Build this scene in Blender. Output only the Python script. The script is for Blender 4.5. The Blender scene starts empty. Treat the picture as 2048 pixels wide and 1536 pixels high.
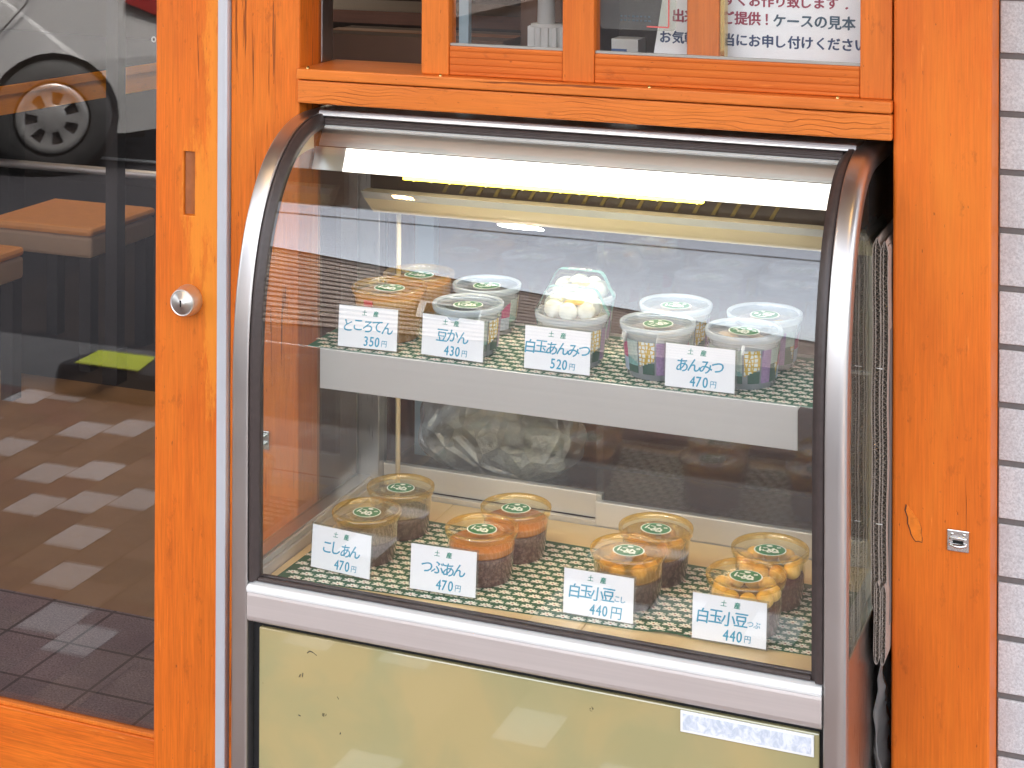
import bpy, bmesh, math, random
from mathutils import Vector, Matrix
R = math.radians
random.seed(7)
S = bpy.context.scene
COL = S.collection

# ------------------------------------------------------------------ camera
cam_d = bpy.data.cameras.new("camera")
cam = bpy.data.objects.new("camera", cam_d)
COL.objects.link(cam)
CAM = Vector((1.3117, -2.4035, 1.55))
cam_d.sensor_width = 36.0
cam_d.lens = 61.44
cam_d.shift_y = -0.5225
cam_d.clip_start = 0.05
cam_d.clip_end = 500
yaw, roll = 0.378, 0.00386
cam.matrix_world = (Matrix.Translation(CAM) @ Matrix.Rotation(yaw, 4, 'Z')
                    @ Matrix.Rotation(R(90), 4, 'X') @ Matrix.Rotation(roll, 4, 'Z'))
S.camera = cam

# ------------------------------------------------------------------ sky, sun, exposure
SUN_EL, SUN_AZ = 58.0, 40.0            # sun stands high behind the shop, to the right, behind thin cloud
W = bpy.data.worlds.new("World")
S.world = W
W.use_nodes = True
wn = W.node_tree.nodes
wl = W.node_tree.links
wn.clear()
sky = wn.new('ShaderNodeTexSky')
sky.sky_type = 'NISHITA'
sky.sun_disc = False
sky.sun_elevation = R(SUN_EL)
sky.sun_rotation = R(SUN_AZ)
sky.dust_density = 4.0
hsv = wn.new('ShaderNodeHueSaturation')
hsv.inputs['Saturation'].default_value = 0.34
bg = wn.new('ShaderNodeBackground')
bg.inputs['Strength'].default_value = 0.15
wo = wn.new('ShaderNodeOutputWorld')
wl.new(sky.outputs[0], hsv.inputs['Color'])
wl.new(hsv.outputs[0], bg.inputs['Color'])
wl.new(bg.outputs[0], wo.inputs['Surface'])

sd = bpy.data.lights.new("sun", 'SUN')
sd.energy = 1.3
sd.angle = R(14)
sd.color = (1.0, 0.95, 0.88)
so = bpy.data.objects.new("sun", sd)
COL.objects.link(so)
so.location = (3, -12, 12)
_d = Vector((math.sin(R(SUN_AZ)) * math.cos(R(SUN_EL)), math.cos(R(SUN_AZ)) * math.cos(R(SUN_EL)), math.sin(R(SUN_EL))))
so.rotation_euler = _d.to_track_quat('Z', 'Y').to_euler()

S.view_settings.view_transform = 'Standard'
S.view_settings.look = 'None'
S.view_settings.gamma = 1.0
S.view_settings.exposure = 3.02
S.render.engine = 'CYCLES'
cy = S.cycles
cy.use_denoising = True
cy.max_bounces = 10
cy.diffuse_bounces = 4
cy.glossy_bounces = 5
cy.transmission_bounces = 6
cy.transparent_max_bounces = 40
cy.sample_clamp_indirect = 8.0
cy.caustics_reflective = False
cy.caustics_refractive = False

# ------------------------------------------------------------------ node helpers
MATS = {}


def newmat(name):
    m = bpy.data.materials.new(name)
    m.use_nodes = True
    nt = m.node_tree
    nt.nodes.clear()
    out = nt.nodes.new('ShaderNodeOutputMaterial')
    return m, nt, out


class NT:
    def __init__(self, nt):
        self.nt = nt

    def n(self, typ, **kw):
        nd = self.nt.nodes.new('ShaderNode' + typ)
        for k, v in kw.items():
            if k.startswith('i_'):
                nd.inputs[k[2:].replace('_', ' ')].default_value = v
            else:
                setattr(nd, k, v)
        return nd

    def l(self, a, b):
        self.nt.links.new(a, b)

    def coords(self, scale=(1, 1, 1), loc=(0, 0, 0), rot=(0, 0, 0), kind='Object'):
        tc = self.n('TexCoord')
        mp = self.n('Mapping')
        mp.inputs['Scale'].default_value = scale
        mp.inputs['Location'].default_value = loc
        mp.inputs['Rotation'].default_value = rot
        self.l(tc.outputs[kind], mp.inputs['Vector'])
        return mp.outputs[0]

    def noise(self, vec, scale, detail=3.0, rough=0.55, dist=0.0):
        t = self.n('TexNoise')
        t.inputs['Scale'].default_value = scale
        t.inputs['Detail'].default_value = detail
        t.inputs['Roughness'].default_value = rough
        t.inputs['Distortion'].default_value = dist
        self.l(vec, t.inputs['Vector'])
        return t.outputs['Fac']

    def ramp(self, fac, stops, interp='LINEAR'):
        r = self.n('ValToRGB')
        r.color_ramp.interpolation = interp
        e = r.color_ramp.elements
        while len(e) < len(stops):
            e.new(0.5)
        for k, (p, c) in enumerate(stops):
            e[k].position = p
            e[k].color = (c, c, c, 1) if isinstance(c, (int, float)) else (*c, 1)
        self.l(fac, r.inputs[0])
        return r.outputs[0]

    def mix(self, fac, a, b, mode='MIX'):
        m = self.n('Mix', data_type='RGBA', blend_type=mode)
        for sock, v in ((m.inputs[0], fac), (m.inputs[6], a), (m.inputs[7], b)):
            if hasattr(v, 'node'):
                self.l(v, sock)
            elif isinstance(v, (int, float)):
                sock.default_value = v
            else:
                sock.default_value = (*v, 1)
        return m.outputs[2]

    def math(self, op, a, b=0.0, c=0.0):
        m = self.n('Math', operation=op)
        for i, v in enumerate((a, b, c)):
            if hasattr(v, 'node'):
                self.l(v, m.inputs[i])
            else:
                m.inputs[i].default_value = v
        return m.outputs[0]

    def bump(self, h, strength=0.4, dist=0.001, normal=None):
        b = self.n('Bump')
        b.inputs['Strength'].default_value = strength
        b.inputs['Distance'].default_value = dist
        self.l(h, b.inputs['Height'])
        if normal:
            self.l(normal, b.inputs['Normal'])
        return b.outputs[0]

    def schlick(self, f0=0.04):
        g = self.n('NewGeometry')
        d = self.n('VectorMath', operation='DOT_PRODUCT')
        self.l(g.outputs['Normal'], d.inputs[0])
        self.l(g.outputs['Incoming'], d.inputs[1])
        c = self.math('ABSOLUTE', d.outputs['Value'])
        k = self.math('POWER', self.math('SUBTRACT', 1.0, c), 5.0)
        return self.math('ADD', self.math('MULTIPLY', k, 1 - f0), f0)


def principled(name, col, rough=0.5, metal=0.0, spec=0.5, coat=0.0, noise_amt=0.08, noise_scale=30, bump=0.0,
               bump_scale=200, emit=None, emit_s=0.0, sss=0.0):
    m, nt, out = newmat(name)
    b = NT(nt)
    p = b.n('BsdfPrincipled')
    v = b.coords()
    f = b.noise(v, noise_scale, 4)
    c0 = tuple(max(0, x * (1 - noise_amt)) for x in col)
    c1 = tuple(min(1, x * (1 + noise_amt)) for x in col)
    b.l(b.mix(f, c0, c1), p.inputs['Base Color'])
    p.inputs['Roughness'].default_value = rough
    p.inputs['Metallic'].default_value = metal
    p.inputs['Specular IOR Level'].default_value = spec
    p.inputs['Coat Weight'].default_value = coat
    if bump:
        b.l(b.bump(b.noise(v, bump_scale, 3), bump, 0.001), p.inputs['Normal'])
    if emit:
        p.inputs['Emission Color'].default_value = (*emit, 1)
        p.inputs['Emission Strength'].default_value = emit_s
    if sss:
        p.inputs['Subsurface Weight'].default_value = sss
        p.inputs['Subsurface Radius'].default_value = (0.004, 0.003, 0.002)
    b.l(p.outputs[0], out.inputs[0])
    MATS[name] = m
    return m


def wood(name, axis='Z', col=(0.72, 0.155, 0.012), light=(0.80, 0.23, 0.022), dark=(0.44, 0.075, 0.008),
         crack=0.33, streak=1.0, bumps=0.55, seed=0.0, arcs=False, worn=(), rough=0.5, ridges=0.0, grime=0.45):
    """painted or stained timber: fine streaks along the grain, blotches of thinner paint, open cracks"""
    m, nt, out = newmat(name)
    b = NT(nt)
    k = {'X': 0, 'Y': 1, 'Z': 2}[axis]

    def st(a, o=0.0):
        s = [1, 1, 1]
        s[k] = a
        return b.coords(tuple(s), (seed + o, seed * 1.7 + o, seed * 0.6 + o))
    fine = b.noise(st(0.035), 330, 5, 0.7)
    mid = b.noise(st(0.06, 3.1), 70, 4, 0.6, 0.3)
    blot = b.noise(st(0.35, 7.7), 9, 4, 0.6)
    crk = b.noise(st(0.028, 1.3), 120, 3, 0.6, 0.2)
    pit = b.noise(st(0.3, 5.1), 260, 2, 0.5)
    c = b.mix(b.ramp(fine, [(0.30, 0.0), (0.68, 1.0)]), tuple(x * (1 - 0.30 * streak) for x in col),
              tuple(min(1, x * (1 + 0.16 * streak)) for x in col))
    c = b.mix(b.math('MULTIPLY', b.ramp(mid, [(0.52, 0.0), (0.75, 1.0)]), 0.30 * streak), c, dark)
    c = b.mix(b.math('MULTIPLY', b.ramp(blot, [(0.50, 0.0), (0.72, 1.0)]), 0.55), c, light)
    c = b.mix(b.math('MULTIPLY', b.ramp(blot, [(0.26, 1.0), (0.42, 0.0)]), 0.30), c, dark)
    height = b.math('ADD', b.math('MULTIPLY', fine, 0.5), b.math('MULTIPLY', mid, 0.4))
    cm = b.ramp(crk, [(crack - 0.035, 1.0), (crack, 0.0)])
    pm = b.ramp(pit, [(0.235, 1.0), (0.27, 0.0)])
    cm2 = b.math('MAXIMUM', cm, b.math('MULTIPLY', pm, 0.7))
    c = b.mix(b.math('MULTIPLY', cm2, 0.8), c, tuple(x * 0.28 for x in dark))
    height = b.math('SUBTRACT', height, b.math('MULTIPLY', cm2, 1.6))
    if ridges:
        w = b.n('TexWave', wave_type='BANDS', bands_direction='Z', wave_profile='SAW')
        w.inputs['Scale'].default_value = ridges
        w.inputs['Distortion'].default_value = 1.6
        w.inputs['Detail'].default_value = 2
        w.inputs['Detail Scale'].default_value = 1.2
        s = [1, 1, 1]
        s[k] = 0.05
        b.l(b.coords(tuple(s), (seed, 0, seed)), w.inputs['Vector'])
        rr = b.ramp(w.outputs['Fac'], [(0.0, 1.0), (0.18, 0.35), (0.6, 0.0)])
        c = b.mix(b.math('MULTIPLY', rr, 0.75), c, dark)
        height = b.math('SUBTRACT', height, b.math('MULTIPLY', rr, 0.8))
    if arcs:
        # cathedral figure: growth lines that wander along the board
        zc = b.n('SeparateXYZ')
        b.l(b.coords(), zc.inputs[0])
        wob = b.noise(b.coords((1.0, 1.0, 2.2), (seed, 0, 0)), 7.5, 2, 0.45)
        ph = b.math('ADD', b.math('MULTIPLY', zc.outputs[2], 900.0), b.math('MULTIPLY', wob, 46.0))
        ph = b.math('ADD', ph, b.math('MULTIPLY', b.noise(b.coords(), 60, 2), 1.6))
        sn = b.math('SINE', ph)
        lm = b.ramp(sn, [(0.80, 0.0), (0.97, 1.0)])
        lm = b.math('MULTIPLY', lm, b.ramp(b.noise(st(0.2, 2.2), 30, 3), [(0.40, 0.0), (0.62, 1.0)]))
        c = b.mix(b.math('MULTIPLY', lm, 0.62), c, tuple(x * 0.5 for x in dark))
        height = b.math('SUBTRACT', height, b.math('MULTIPLY', lm, 0.8))
    # broad fading, grime and scuffs
    tone = b.noise(st(0.4, 12.3), 3.2, 4, 0.6)
    c = b.mix(b.math('MULTIPLY', b.ramp(tone, [(0.30, 1.0), (0.50, 0.0)]), 0.45), c, dark)
    c = b.mix(b.math('MULTIPLY', b.ramp(tone, [(0.52, 0.0), (0.72, 1.0)]), 0.30), c, light)
    gr = b.noise(st(0.45, 15.1), 42, 5, 0.72)
    c = b.mix(b.math('MULTIPLY', b.ramp(gr, [(0.60, 0.0), (0.74, 1.0)]), grime), c, tuple(x * 0.45 for x in dark))
    sc = b.noise(st(0.09, 18.4), 95, 4, 0.7)
    c = b.mix(b.math('MULTIPLY', b.ramp(sc, [(0.66, 0.0), (0.76, 1.0)]), 0.45), c, tuple(min(1, x * 1.25 + 0.03) for x in light))
    if worn:
        # paint rubbed thin: ragged patches round given centres (x, z, half width, half height)
        sep = b.n('SeparateXYZ')
        b.l(b.coords(), sep.inputs[0])
        field = None
        for (wx_, wz_, rx_, rz_) in worn:
            dx_ = b.math('DIVIDE', b.math('SUBTRACT', sep.outputs[0], wx_), rx_)
            dz_ = b.math('DIVIDE', b.math('SUBTRACT', sep.outputs[2], wz_), rz_)
            q = b.math('SUBTRACT', 1.0, b.math('ADD', b.math('MULTIPLY', dx_, dx_), b.math('MULTIPLY', dz_, dz_)))
            field = q if field is None else b.math('MAXIMUM', field, q)
        wv = b.noise(st(0.22, 9.9), 55, 5, 0.75)
        wm = b.ramp(b.math('ADD', b.math('MULTIPLY', field, 0.30), wv), [(0.56, 0.0), (0.72, 1.0)])
        c = b.mix(b.math('MULTIPLY', wm, 0.62), c, (0.90, 0.31, 0.03))
    p = b.n('BsdfPrincipled')
    p.inputs['Roughness'].default_value = rough
    p.inputs['Specular IOR Level'].default_value = 0.35
    b.l(c, p.inputs['Base Color'])
    b.l(b.bump(height, bumps, 0.0016), p.inputs['Normal'])
    b.l(p.outputs[0], out.inputs[0])
    MATS[name] = m
    return m


def steel(name, col=(0.62, 0.60, 0.575), rough=0.27, axis='X', grain=0.10, metal=1.0):
    m, nt, out = newmat(name)
    b = NT(nt)
    k = {'X': 0, 'Y': 1, 'Z': 2}[axis]
    s = [1, 1, 1]
    s[k] = 0.012
    v = b.coords(tuple(s))
    f = b.noise(v, 900, 3, 0.6)
    f2 = b.noise(v, 120, 3, 0.6)
    sm = b.noise(b.coords(), 14, 4, 0.6)
    p = b.n('BsdfPrincipled')
    p.inputs['Metallic'].default_value = metal
    b.l(b.mix(f2, tuple(x * (1 - grain) for x in col), tuple(min(1, x * (1 + grain)) for x in col)), p.inputs['Base Color'])
    rr = b.math('ADD', b.math('MULTIPLY', f, 0.14), rough - 0.07)
    rr = b.math('ADD', rr, b.math('MULTIPLY', sm, 0.08))
    b.l(rr, p.inputs['Roughness'])
    h = b.math('ADD', f, b.math('MULTIPLY', f2, 0.6))
    b.l(b.bump(h, 0.10 * min(1.0, grain / 0.05), 0.0003), p.inputs['Normal'])
    b.l(p.outputs[0], out.inputs[0])
    MATS[name] = m
    return m


def glass(name, tint=(0.975, 0.985, 0.98), f0=0.042, rough=0.0, dust=0.0, gloss=(1, 1, 1)):
    """clear pane: light passes straight, each face reflects by Schlick's law"""
    m, nt, out = newmat(name)
    b = NT(nt)
    tr = b.n('BsdfTransparent')
    tr.inputs[0].default_value = (*tint, 1)
    gl = b.n('BsdfGlossy')
    gl.inputs['Color'].default_value = (*gloss, 1)
    gl.inputs['Roughness'].default_value = rough
    mx = b.n('MixShader')
    b.l(b.schlick(f0), mx.inputs[0])
    b.l(tr.outputs[0], mx.inputs[1])
    b.l(gl.outputs[0], mx.inputs[2])
    last = mx.outputs[0]
    if dust:
        df = b.n('BsdfDiffuse')
        df.inputs[0].default_value = (0.7, 0.68, 0.64, 1)
        mx2 = b.n('MixShader')
        v = b.coords((1, 1, 0.35))
        f = b.math('MULTIPLY', b.ramp(b.noise(v, 22, 6, 0.7), [(0.35, 0.15), (0.75, 1.0)]), dust)
        b.l(f, mx2.inputs[0])
        b.l(last, mx2.inputs[1])
        b.l(df.outputs[0], mx2.inputs[2])
        last = mx2.outputs[0]
    b.l(last, out.inputs[0])
    MATS[name] = m
    return m


def plastic_film(name, tint, body=(0.9, 0.9, 0.9), milk=0.1, f0=0.05, rough=0.03, crinkle=0.0):
    """thin cup plastic or syrup: tinted see-through, a share of milky scatter, glossy skin"""
    m, nt, out = newmat(name)
    b = NT(nt)
    tr = b.n('BsdfTransparent')
    tr.inputs[0].default_value = (*tint, 1)
    df = b.n('BsdfDiffuse')
    df.inputs[0].default_value = (*body, 1)
    tl = b.n('BsdfTranslucent')
    tl.inputs[0].default_value = (*body, 1)
    md = b.n('MixShader')
    md.inputs[0].default_value = 0.5
    b.l(df.outputs[0], md.inputs[1])
    b.l(tl.outputs[0], md.inputs[2])
    m1 = b.n('MixShader')
    m1.inputs[0].default_value = milk
    b.l(tr.outputs[0], m1.inputs[1])
    b.l(md.outputs[0], m1.inputs[2])
    gl = b.n('BsdfGlossy')
    gl.inputs['Roughness'].default_value = rough
    gl.inputs['Color'].default_value = (1, 1, 1, 1)
    if crinkle:
        v = b.n('TexVoronoi', feature='DISTANCE_TO_EDGE')
        v.inputs['Scale'].default_value = 26
        wv_ = b.coords()
        b.l(b.mix(0.12, wv_, (0, 0, 0)), v.inputs['Vector'])
        hh = b.math('ADD', b.ramp(v.outputs['Distance'], [(0.0, 1.0), (0.25, 0.0)]), b.noise(wv_, 45, 4, 0.7))
        nb_ = b.bump(hh, crinkle, 0.012)
        b.l(nb_, gl.inputs['Normal'])
        b.l(nb_, df.inputs['Normal'])
    m2 = b.n('MixShader')
    b.l(b.schlick(f0), m2.inputs[0])
    b.l(m1.outputs[0], m2.inputs[1])
    b.l(gl.outputs[0], m2.inputs[2])
    b.l(m2.outputs[0], out.inputs[0])
    MATS[name] = m
    return m


# ------------------------------------------------------------------ materials
M = MATS
wood('post_paint', 'Z', seed=1.0, crack=0.362, bumps=0.7, grime=0.55)
wood('post_paint_smooth', 'Z', seed=4.0, crack=0.285, streak=0.55, bumps=0.45, grime=0.4)
wood('door_stile_wood', 'Z', seed=2.3, crack=0.30, streak=0.8, bumps=0.5, worn=((0.450, 1.20, 0.022, 0.40), (0.425, 0.98, 0.040, 0.13), (0.446, 0.80, 0.020, 0.16)))
wood('door_rail_wood', 'X', seed=3.3, crack=0.29, ridges=0, streak=1.3)
wood('sill_wood', 'X', seed=5.1, crack=0.28, arcs=True, streak=0.55, bumps=0.6, col=(0.74, 0.20, 0.030))
wood('sill_cap_wood', 'X', seed=8.1, crack=0.30, streak=0.6, bumps=0.6, col=(0.74, 0.20, 0.030))
wood('sash_wood', 'Z', seed=6.0, crack=0.24, streak=0.55, bumps=0.35, col=(0.70, 0.175, 0.020))
wood('sash_rail_wood', 'X', seed=7.0, crack=0.24, streak=0.5, ridges=30, bumps=0.6, col=(0.72, 0.175, 0.020))
wood('jamb_wood', 'Z', seed=9.0, crack=0.24, streak=0.5, col=(0.34, 0.085, 0.008), light=(0.40, 0.11, 0.01))
wood('dark_timber', 'X', seed=11.0, crack=0.22, streak=0.6, col=(0.10, 0.035, 0.015), light=(0.15, 0.05, 0.02), dark=(0.04, 0.015, 0.008))
wood('table_wood', 'Y', seed=12.0, crack=0.2, streak=0.4, col=(0.95, 0.32, 0.02), light=(0.98, 0.40, 0.03))
principled('raw_scar', (0.78, 0.195, 0.012), 0.5, noise_amt=0.3, noise_scale=120, bump=0.6)
principled('scar_edge', (0.09, 0.03, 0.015), 0.8)
principled('leather_plate', (0.36, 0.115, 0.032), 0.45, noise_amt=0.35, noise_scale=60, bump=0.3)
steel('steel_x', (0.66, 0.60, 0.57), 0.40, 'X', 0.14, metal=0.6)
steel('steel_plate', (0.66, 0.63, 0.59), 0.40, 'X', 0.05, metal=0.6)
steel('steel_z', (0.60, 0.575, 0.55), 0.26, 'Z', 0.04)
steel('steel_frame', (0.58, 0.56, 0.545), 0.32, 'Z', 0.008)
steel('hood_steel', (0.88, 0.87, 0.84), 0.30, 'X', 0.03)
steel('lock_steel', (0.78, 0.75, 0.71), 0.38, 'Y', 0.03)
steel('chrome_plate', (0.75, 0.74, 0.72), 0.13, 'X', 0.03)
principled('alu_strip', (0.62, 0.64, 0.68), 0.38, metal=0.25, noise_amt=0.05, bump=0.05)
principled('white_metal', (0.80, 0.80, 0.78), 0.3, noise_amt=0.02)
principled('gasket_rubber', (0.050, 0.036, 0.033), 0.42, noise_amt=0.35, noise_scale=90, bump=0.5, bump_scale=160)
principled('black_rubber', (0.012, 0.012, 0.013), 0.5)
principled('black_hole', (0.004, 0.004, 0.004), 0.9)
principled('brass', (0.75, 0.56, 0.22), 0.25, metal=1.0)
principled('cream_enamel', (0.72, 0.58, 0.36), 0.35, noise_amt=0.05, noise_scale=12)
principled('grey_lip', (0.42, 0.41, 0.37), 0.35, metal=0.4)
principled('led', (1, 0.9, 0.3), 0.5, emit=(1.0, 0.82, 0.05), emit_s=1.5)
principled('lamp_cover', (0.85, 0.84, 0.78), 0.3, emit=(1.0, 0.96, 0.82), emit_s=0.34)
principled('fill_white', (0.9, 0.9, 0.9), 0.5, emit=(1.0, 0.96, 0.88), emit_s=2.0)
principled('fill_warm', (0.9, 0.8, 0.6), 0.5, emit=(1.0, 0.80, 0.50), emit_s=3.6)
principled('streak_gold', (0.16, 0.115, 0.03), 0.35, metal=0.5, noise_amt=0.3, noise_scale=80)
principled('led_chip', (0.85, 0.85, 0.8), 0.4)
principled('room_fill', (1, 0.95, 0.85), 0.5, emit=(1.0, 0.85, 0.62), emit_s=2.6)
principled('lamp_warm', (1, 0.7, 0.3), 0.5, emit=(1.0, 0.60, 0.20), emit_s=55.0)
principled('lamp_white', (1, 1, 1), 0.5, emit=(1.0, 0.97, 0.90), emit_s=30.0)
principled('tan_board', (0.80, 0.60, 0.32), 0.42, noise_amt=0.06, noise_scale=20)
principled('paper', (0.86, 0.86, 0.87), 0.55, noise_amt=0.015, noise_scale=40)
principled('notice_paper', (0.95, 0.96, 0.95), 0.6, noise_amt=0.02)
principled('ink_teal', (0.03, 0.31, 0.47), 0.6, noise_amt=0.25, noise_scale=300)
principled('ink_green', (0.03, 0.27, 0.20), 0.6)
principled('ink_navy', (0.045, 0.075, 0.16), 0.6)
principled('ink_grey', (0.06, 0.11, 0.15), 0.6)
principled('ink_crimson', (0.36, 0.05, 0.085), 0.6)
principled('red_line', (0.80, 0.12, 0.10), 0.5)
principled('sticker_green', (0.022, 0.17, 0.055), 0.35, noise_amt=0.1)
principled('sticker_white', (0.85, 0.87, 0.80), 0.4)
principled('mat_green', (0.020, 0.125, 0.060), 0.55, noise_amt=0.25, noise_scale=400, bump=0.3, bump_scale=600)
principled('mat_cream', (0.92, 0.90, 0.76), 0.55, noise_amt=0.08, noise_scale=500)
principled('mat_red', (0.40, 0.10, 0.06), 0.6)
principled('cardboard', (0.30, 0.235, 0.185), 0.85, noise_amt=0.15, noise_scale=80)
principled('cardboard_liner', (0.34, 0.28, 0.24), 0.85, noise_amt=0.12, noise_scale=60)
principled('dango_white', (0.90, 0.87, 0.74), 0.35, sss=0.25, noise_amt=0.03)
principled('dango_amber', (0.95, 0.62, 0.20), 0.30, sss=0.2, noise_amt=0.05)
principled('orange_slice', (0.95, 0.52, 0.14), 0.4)
principled('bean_smooth', (0.085, 0.055, 0.052), 0.5, noise_amt=0.25, noise_scale=70)
principled('bean_dark', (0.045, 0.028, 0.028), 0.4, noise_amt=0.4, noise_scale=110, bump=0.5, bump_scale=150)
principled('liquid_orange', (0.52, 0.20, 0.05), 0.25, noise_amt=0.2, noise_scale=60)
principled('liquid_amber', (0.42, 0.21, 0.05), 0.25, noise_amt=0.25, noise_scale=60)
principled('black_beans', (0.03, 0.034, 0.026), 0.35, noise_amt=0.5, noise_scale=90, bump=0.8, bump_scale=120)
principled('brown_jelly', (0.30, 0.24, 0.21), 0.3, noise_amt=0.35, noise_scale=50)
principled('red_sachet', (0.55, 0.05, 0.04), 0.4)
principled('peach_slice', (0.80, 0.58, 0.38), 0.4)
for nm, c in dict(print_purple=(0.27, 0.17, 0.32), print_magenta=(0.40, 0.03, 0.14), print_pale=(0.34, 0.42, 0.38),
                  print_dark=(0.022, 0.075, 0.05), print_blue=(0.40, 0.48, 0.62), print_teal=(0.16, 0.33, 0.30)).items():
    principled(nm, c, 0.35, noise_amt=0.45, noise_scale=260)
glass('front_glass', (0.985, 0.99, 0.985), 0.068, dust=0.006)
glass('side_glass', (0.88, 0.91, 0.885), 0.055, dust=0.025)
glass('rear_glass', (0.92, 0.925, 0.92), 0.05, dust=0.02)
glass('door_glass', (0.95, 0.95, 0.95), 0.088, dust=0.006)
glass('window_glass', (0.975, 0.98, 0.98), 0.035, dust=0.02)
glass('sleeve_plastic', (0.90, 0.92, 0.88), 0.06, rough=0.06, dust=0.10)
plastic_film('cup_clear', (0.98, 0.94, 0.86), (0.9, 0.85, 0.75), 0.025, 0.040)
plastic_film('lid_amber', (0.97, 0.91, 0.70), (0.90, 0.74, 0.36), 0.05, 0.06)
plastic_film('cup_frost', (0.90, 0.95, 0.99), (0.78, 0.87, 0.95), 0.32, 0.05, 0.08)
plastic_film('lid_frost', (0.90, 0.94, 0.97), (0.80, 0.88, 0.95), 0.13, 0.07, 0.03)
plastic_film('rim_white', (0.9, 0.95, 0.99), (0.84, 0.91, 0.98), 0.50, 0.05, 0.08)
plastic_film('rim_amber', (0.97, 0.83, 0.42), (0.92, 0.62, 0.16), 0.15, 0.07, 0.05)
plastic_film('syrup_pale', (0.93, 0.88, 0.74), (0.62, 0.54, 0.40), 0.30, 0.02)
plastic_film('syrup_gold', (0.95, 0.83, 0.42), (0.92, 0.70, 0.22), 0.30, 0.02)
plastic_film('dome_clear', (0.96, 0.97, 0.96), (0.9, 0.93, 0.92), 0.05, 0.06)
plastic_film('bag_film', (0.88, 0.89, 0.87), (0.92, 0.88, 0.84), 0.38, 0.12, 0.12, 1.0)
plastic_film('bin_liner', (0.65, 0.66, 0.66), (0.45, 0.44, 0.43), 0.55, 0.06, 0.2)
principled('bag_buns', (0.62, 0.62, 0.58), 0.6, noise_amt=0.25, noise_scale=30)
principled('tile_white', (0.62, 0.66, 0.67), 0.42, noise_amt=0.0)
principled('grout', (0.165, 0.16, 0.155), 0.9, noise_amt=0.2, noise_scale=120)
principled('paver_white', (0.64, 0.60, 0.575), 0.8, noise_amt=0.12, noise_scale=50)
principled('paver_brown', (0.25, 0.15, 0.105), 0.85, noise_amt=0.3, noise_scale=40)
principled('paver_red', (0.21, 0.105, 0.085), 0.85, noise_amt=0.3, noise_scale=40)
principled('paver_joint', (0.055, 0.045, 0.04), 0.9)
principled('asphalt', (0.015, 0.013, 0.016), 0.9, noise_amt=0.35, noise_scale=200, bump=0.4)
principled('concrete', (0.14, 0.135, 0.13), 0.85, noise_amt=0.15, noise_scale=15)
principled('road_paint', (0.62, 0.62, 0.60), 0.7, noise_amt=0.12, noise_scale=20)
principled('yellow_paint', (0.80, 0.88, 0.03), 0.4, noise_amt=0.05)
principled('stone_floor', (0.20, 0.14, 0.15), 0.75, noise_amt=0.55, noise_scale=190, bump=0.3)
principled('brown_floor', (0.30, 0.15, 0.06), 0.6, noise_amt=0.2, noise_scale=9)
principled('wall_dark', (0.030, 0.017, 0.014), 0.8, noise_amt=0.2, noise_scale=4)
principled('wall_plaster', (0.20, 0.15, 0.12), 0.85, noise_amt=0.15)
principled('soffit', (0.30, 0.21, 0.14), 0.7, noise_amt=0.12, noise_scale=10)
principled('case_dark', (0.045, 0.034, 0.026), 0.22, noise_amt=0.5, noise_scale=60)
principled('car_silver', (0.36, 0.355, 0.35), 0.32, metal=0.15, coat=0.6, noise_amt=0.02)
principled('car_glass', (0.02, 0.022, 0.025), 0.05)
principled('tyre', (0.02, 0.019, 0.019), 0.7, bump=0.3)
principled('wheel_cover', (0.26, 0.255, 0.25), 0.35, metal=0.5)
principled('tail_red', (0.22, 0.015, 0.015), 0.15, coat=0.5)
principled('siding', (0.40, 0.33, 0.29), 0.6, noise_amt=0.1, noise_scale=2)
principled('roof_dark', (0.08, 0.08, 0.09), 0.7)
principled('box_brown', (0.13, 0.062, 0.034), 0.7)
principled('blue_grey', (0.30, 0.40, 0.45), 0.5)
principled('blue_print', (0.07, 0.14, 0.34), 0.5)
principled('seat_orange', (0.80, 0.30, 0.06), 0.6, noise_amt=0.1)
principled('seat_side', (0.42, 0.26, 0.15), 0.7)
principled('dark_leg', (0.02, 0.014, 0.013), 0.6)
principled('white_plastic', (0.72, 0.71, 0.68), 0.4)


def speckle_tile():
    m = M['tile_white']
    nt = m.node_tree
    b = NT(nt)
    p = [n for n in nt.nodes if n.type == 'BSDF_PRINCIPLED'][0]
    v = b.coords()
    f1 = b.noise(v, 330, 4, 0.7)
    f2 = b.noise(v, 26, 4, 0.6)
    f3 = b.noise(b.coords((1, 1, 1), (3, 3, 3)), 620, 2, 0.5)
    c = b.mix(b.ramp(f1, [(0.34, 0.0), (0.62, 1.0)]), (0.45, 0.49, 0.51), (0.69, 0.745, 0.765))
    c = b.mix(b.math('MULTIPLY', b.ramp(f2, [(0.45, 0.0), (0.75, 1.0)]), 0.4), c, (0.46, 0.49, 0.52))
    c = b.mix(b.math('MULTIPLY', b.ramp(f3, [(0.27, 1.0), (0.31, 0.0)]), 0.6), c, (0.30, 0.28, 0.30))
    b.l(c, p.inputs['Base Color'])
    b.l(b.bump(f1, 0.25, 0.0008), p.inputs['Normal'])


speckle_tile()


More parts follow.
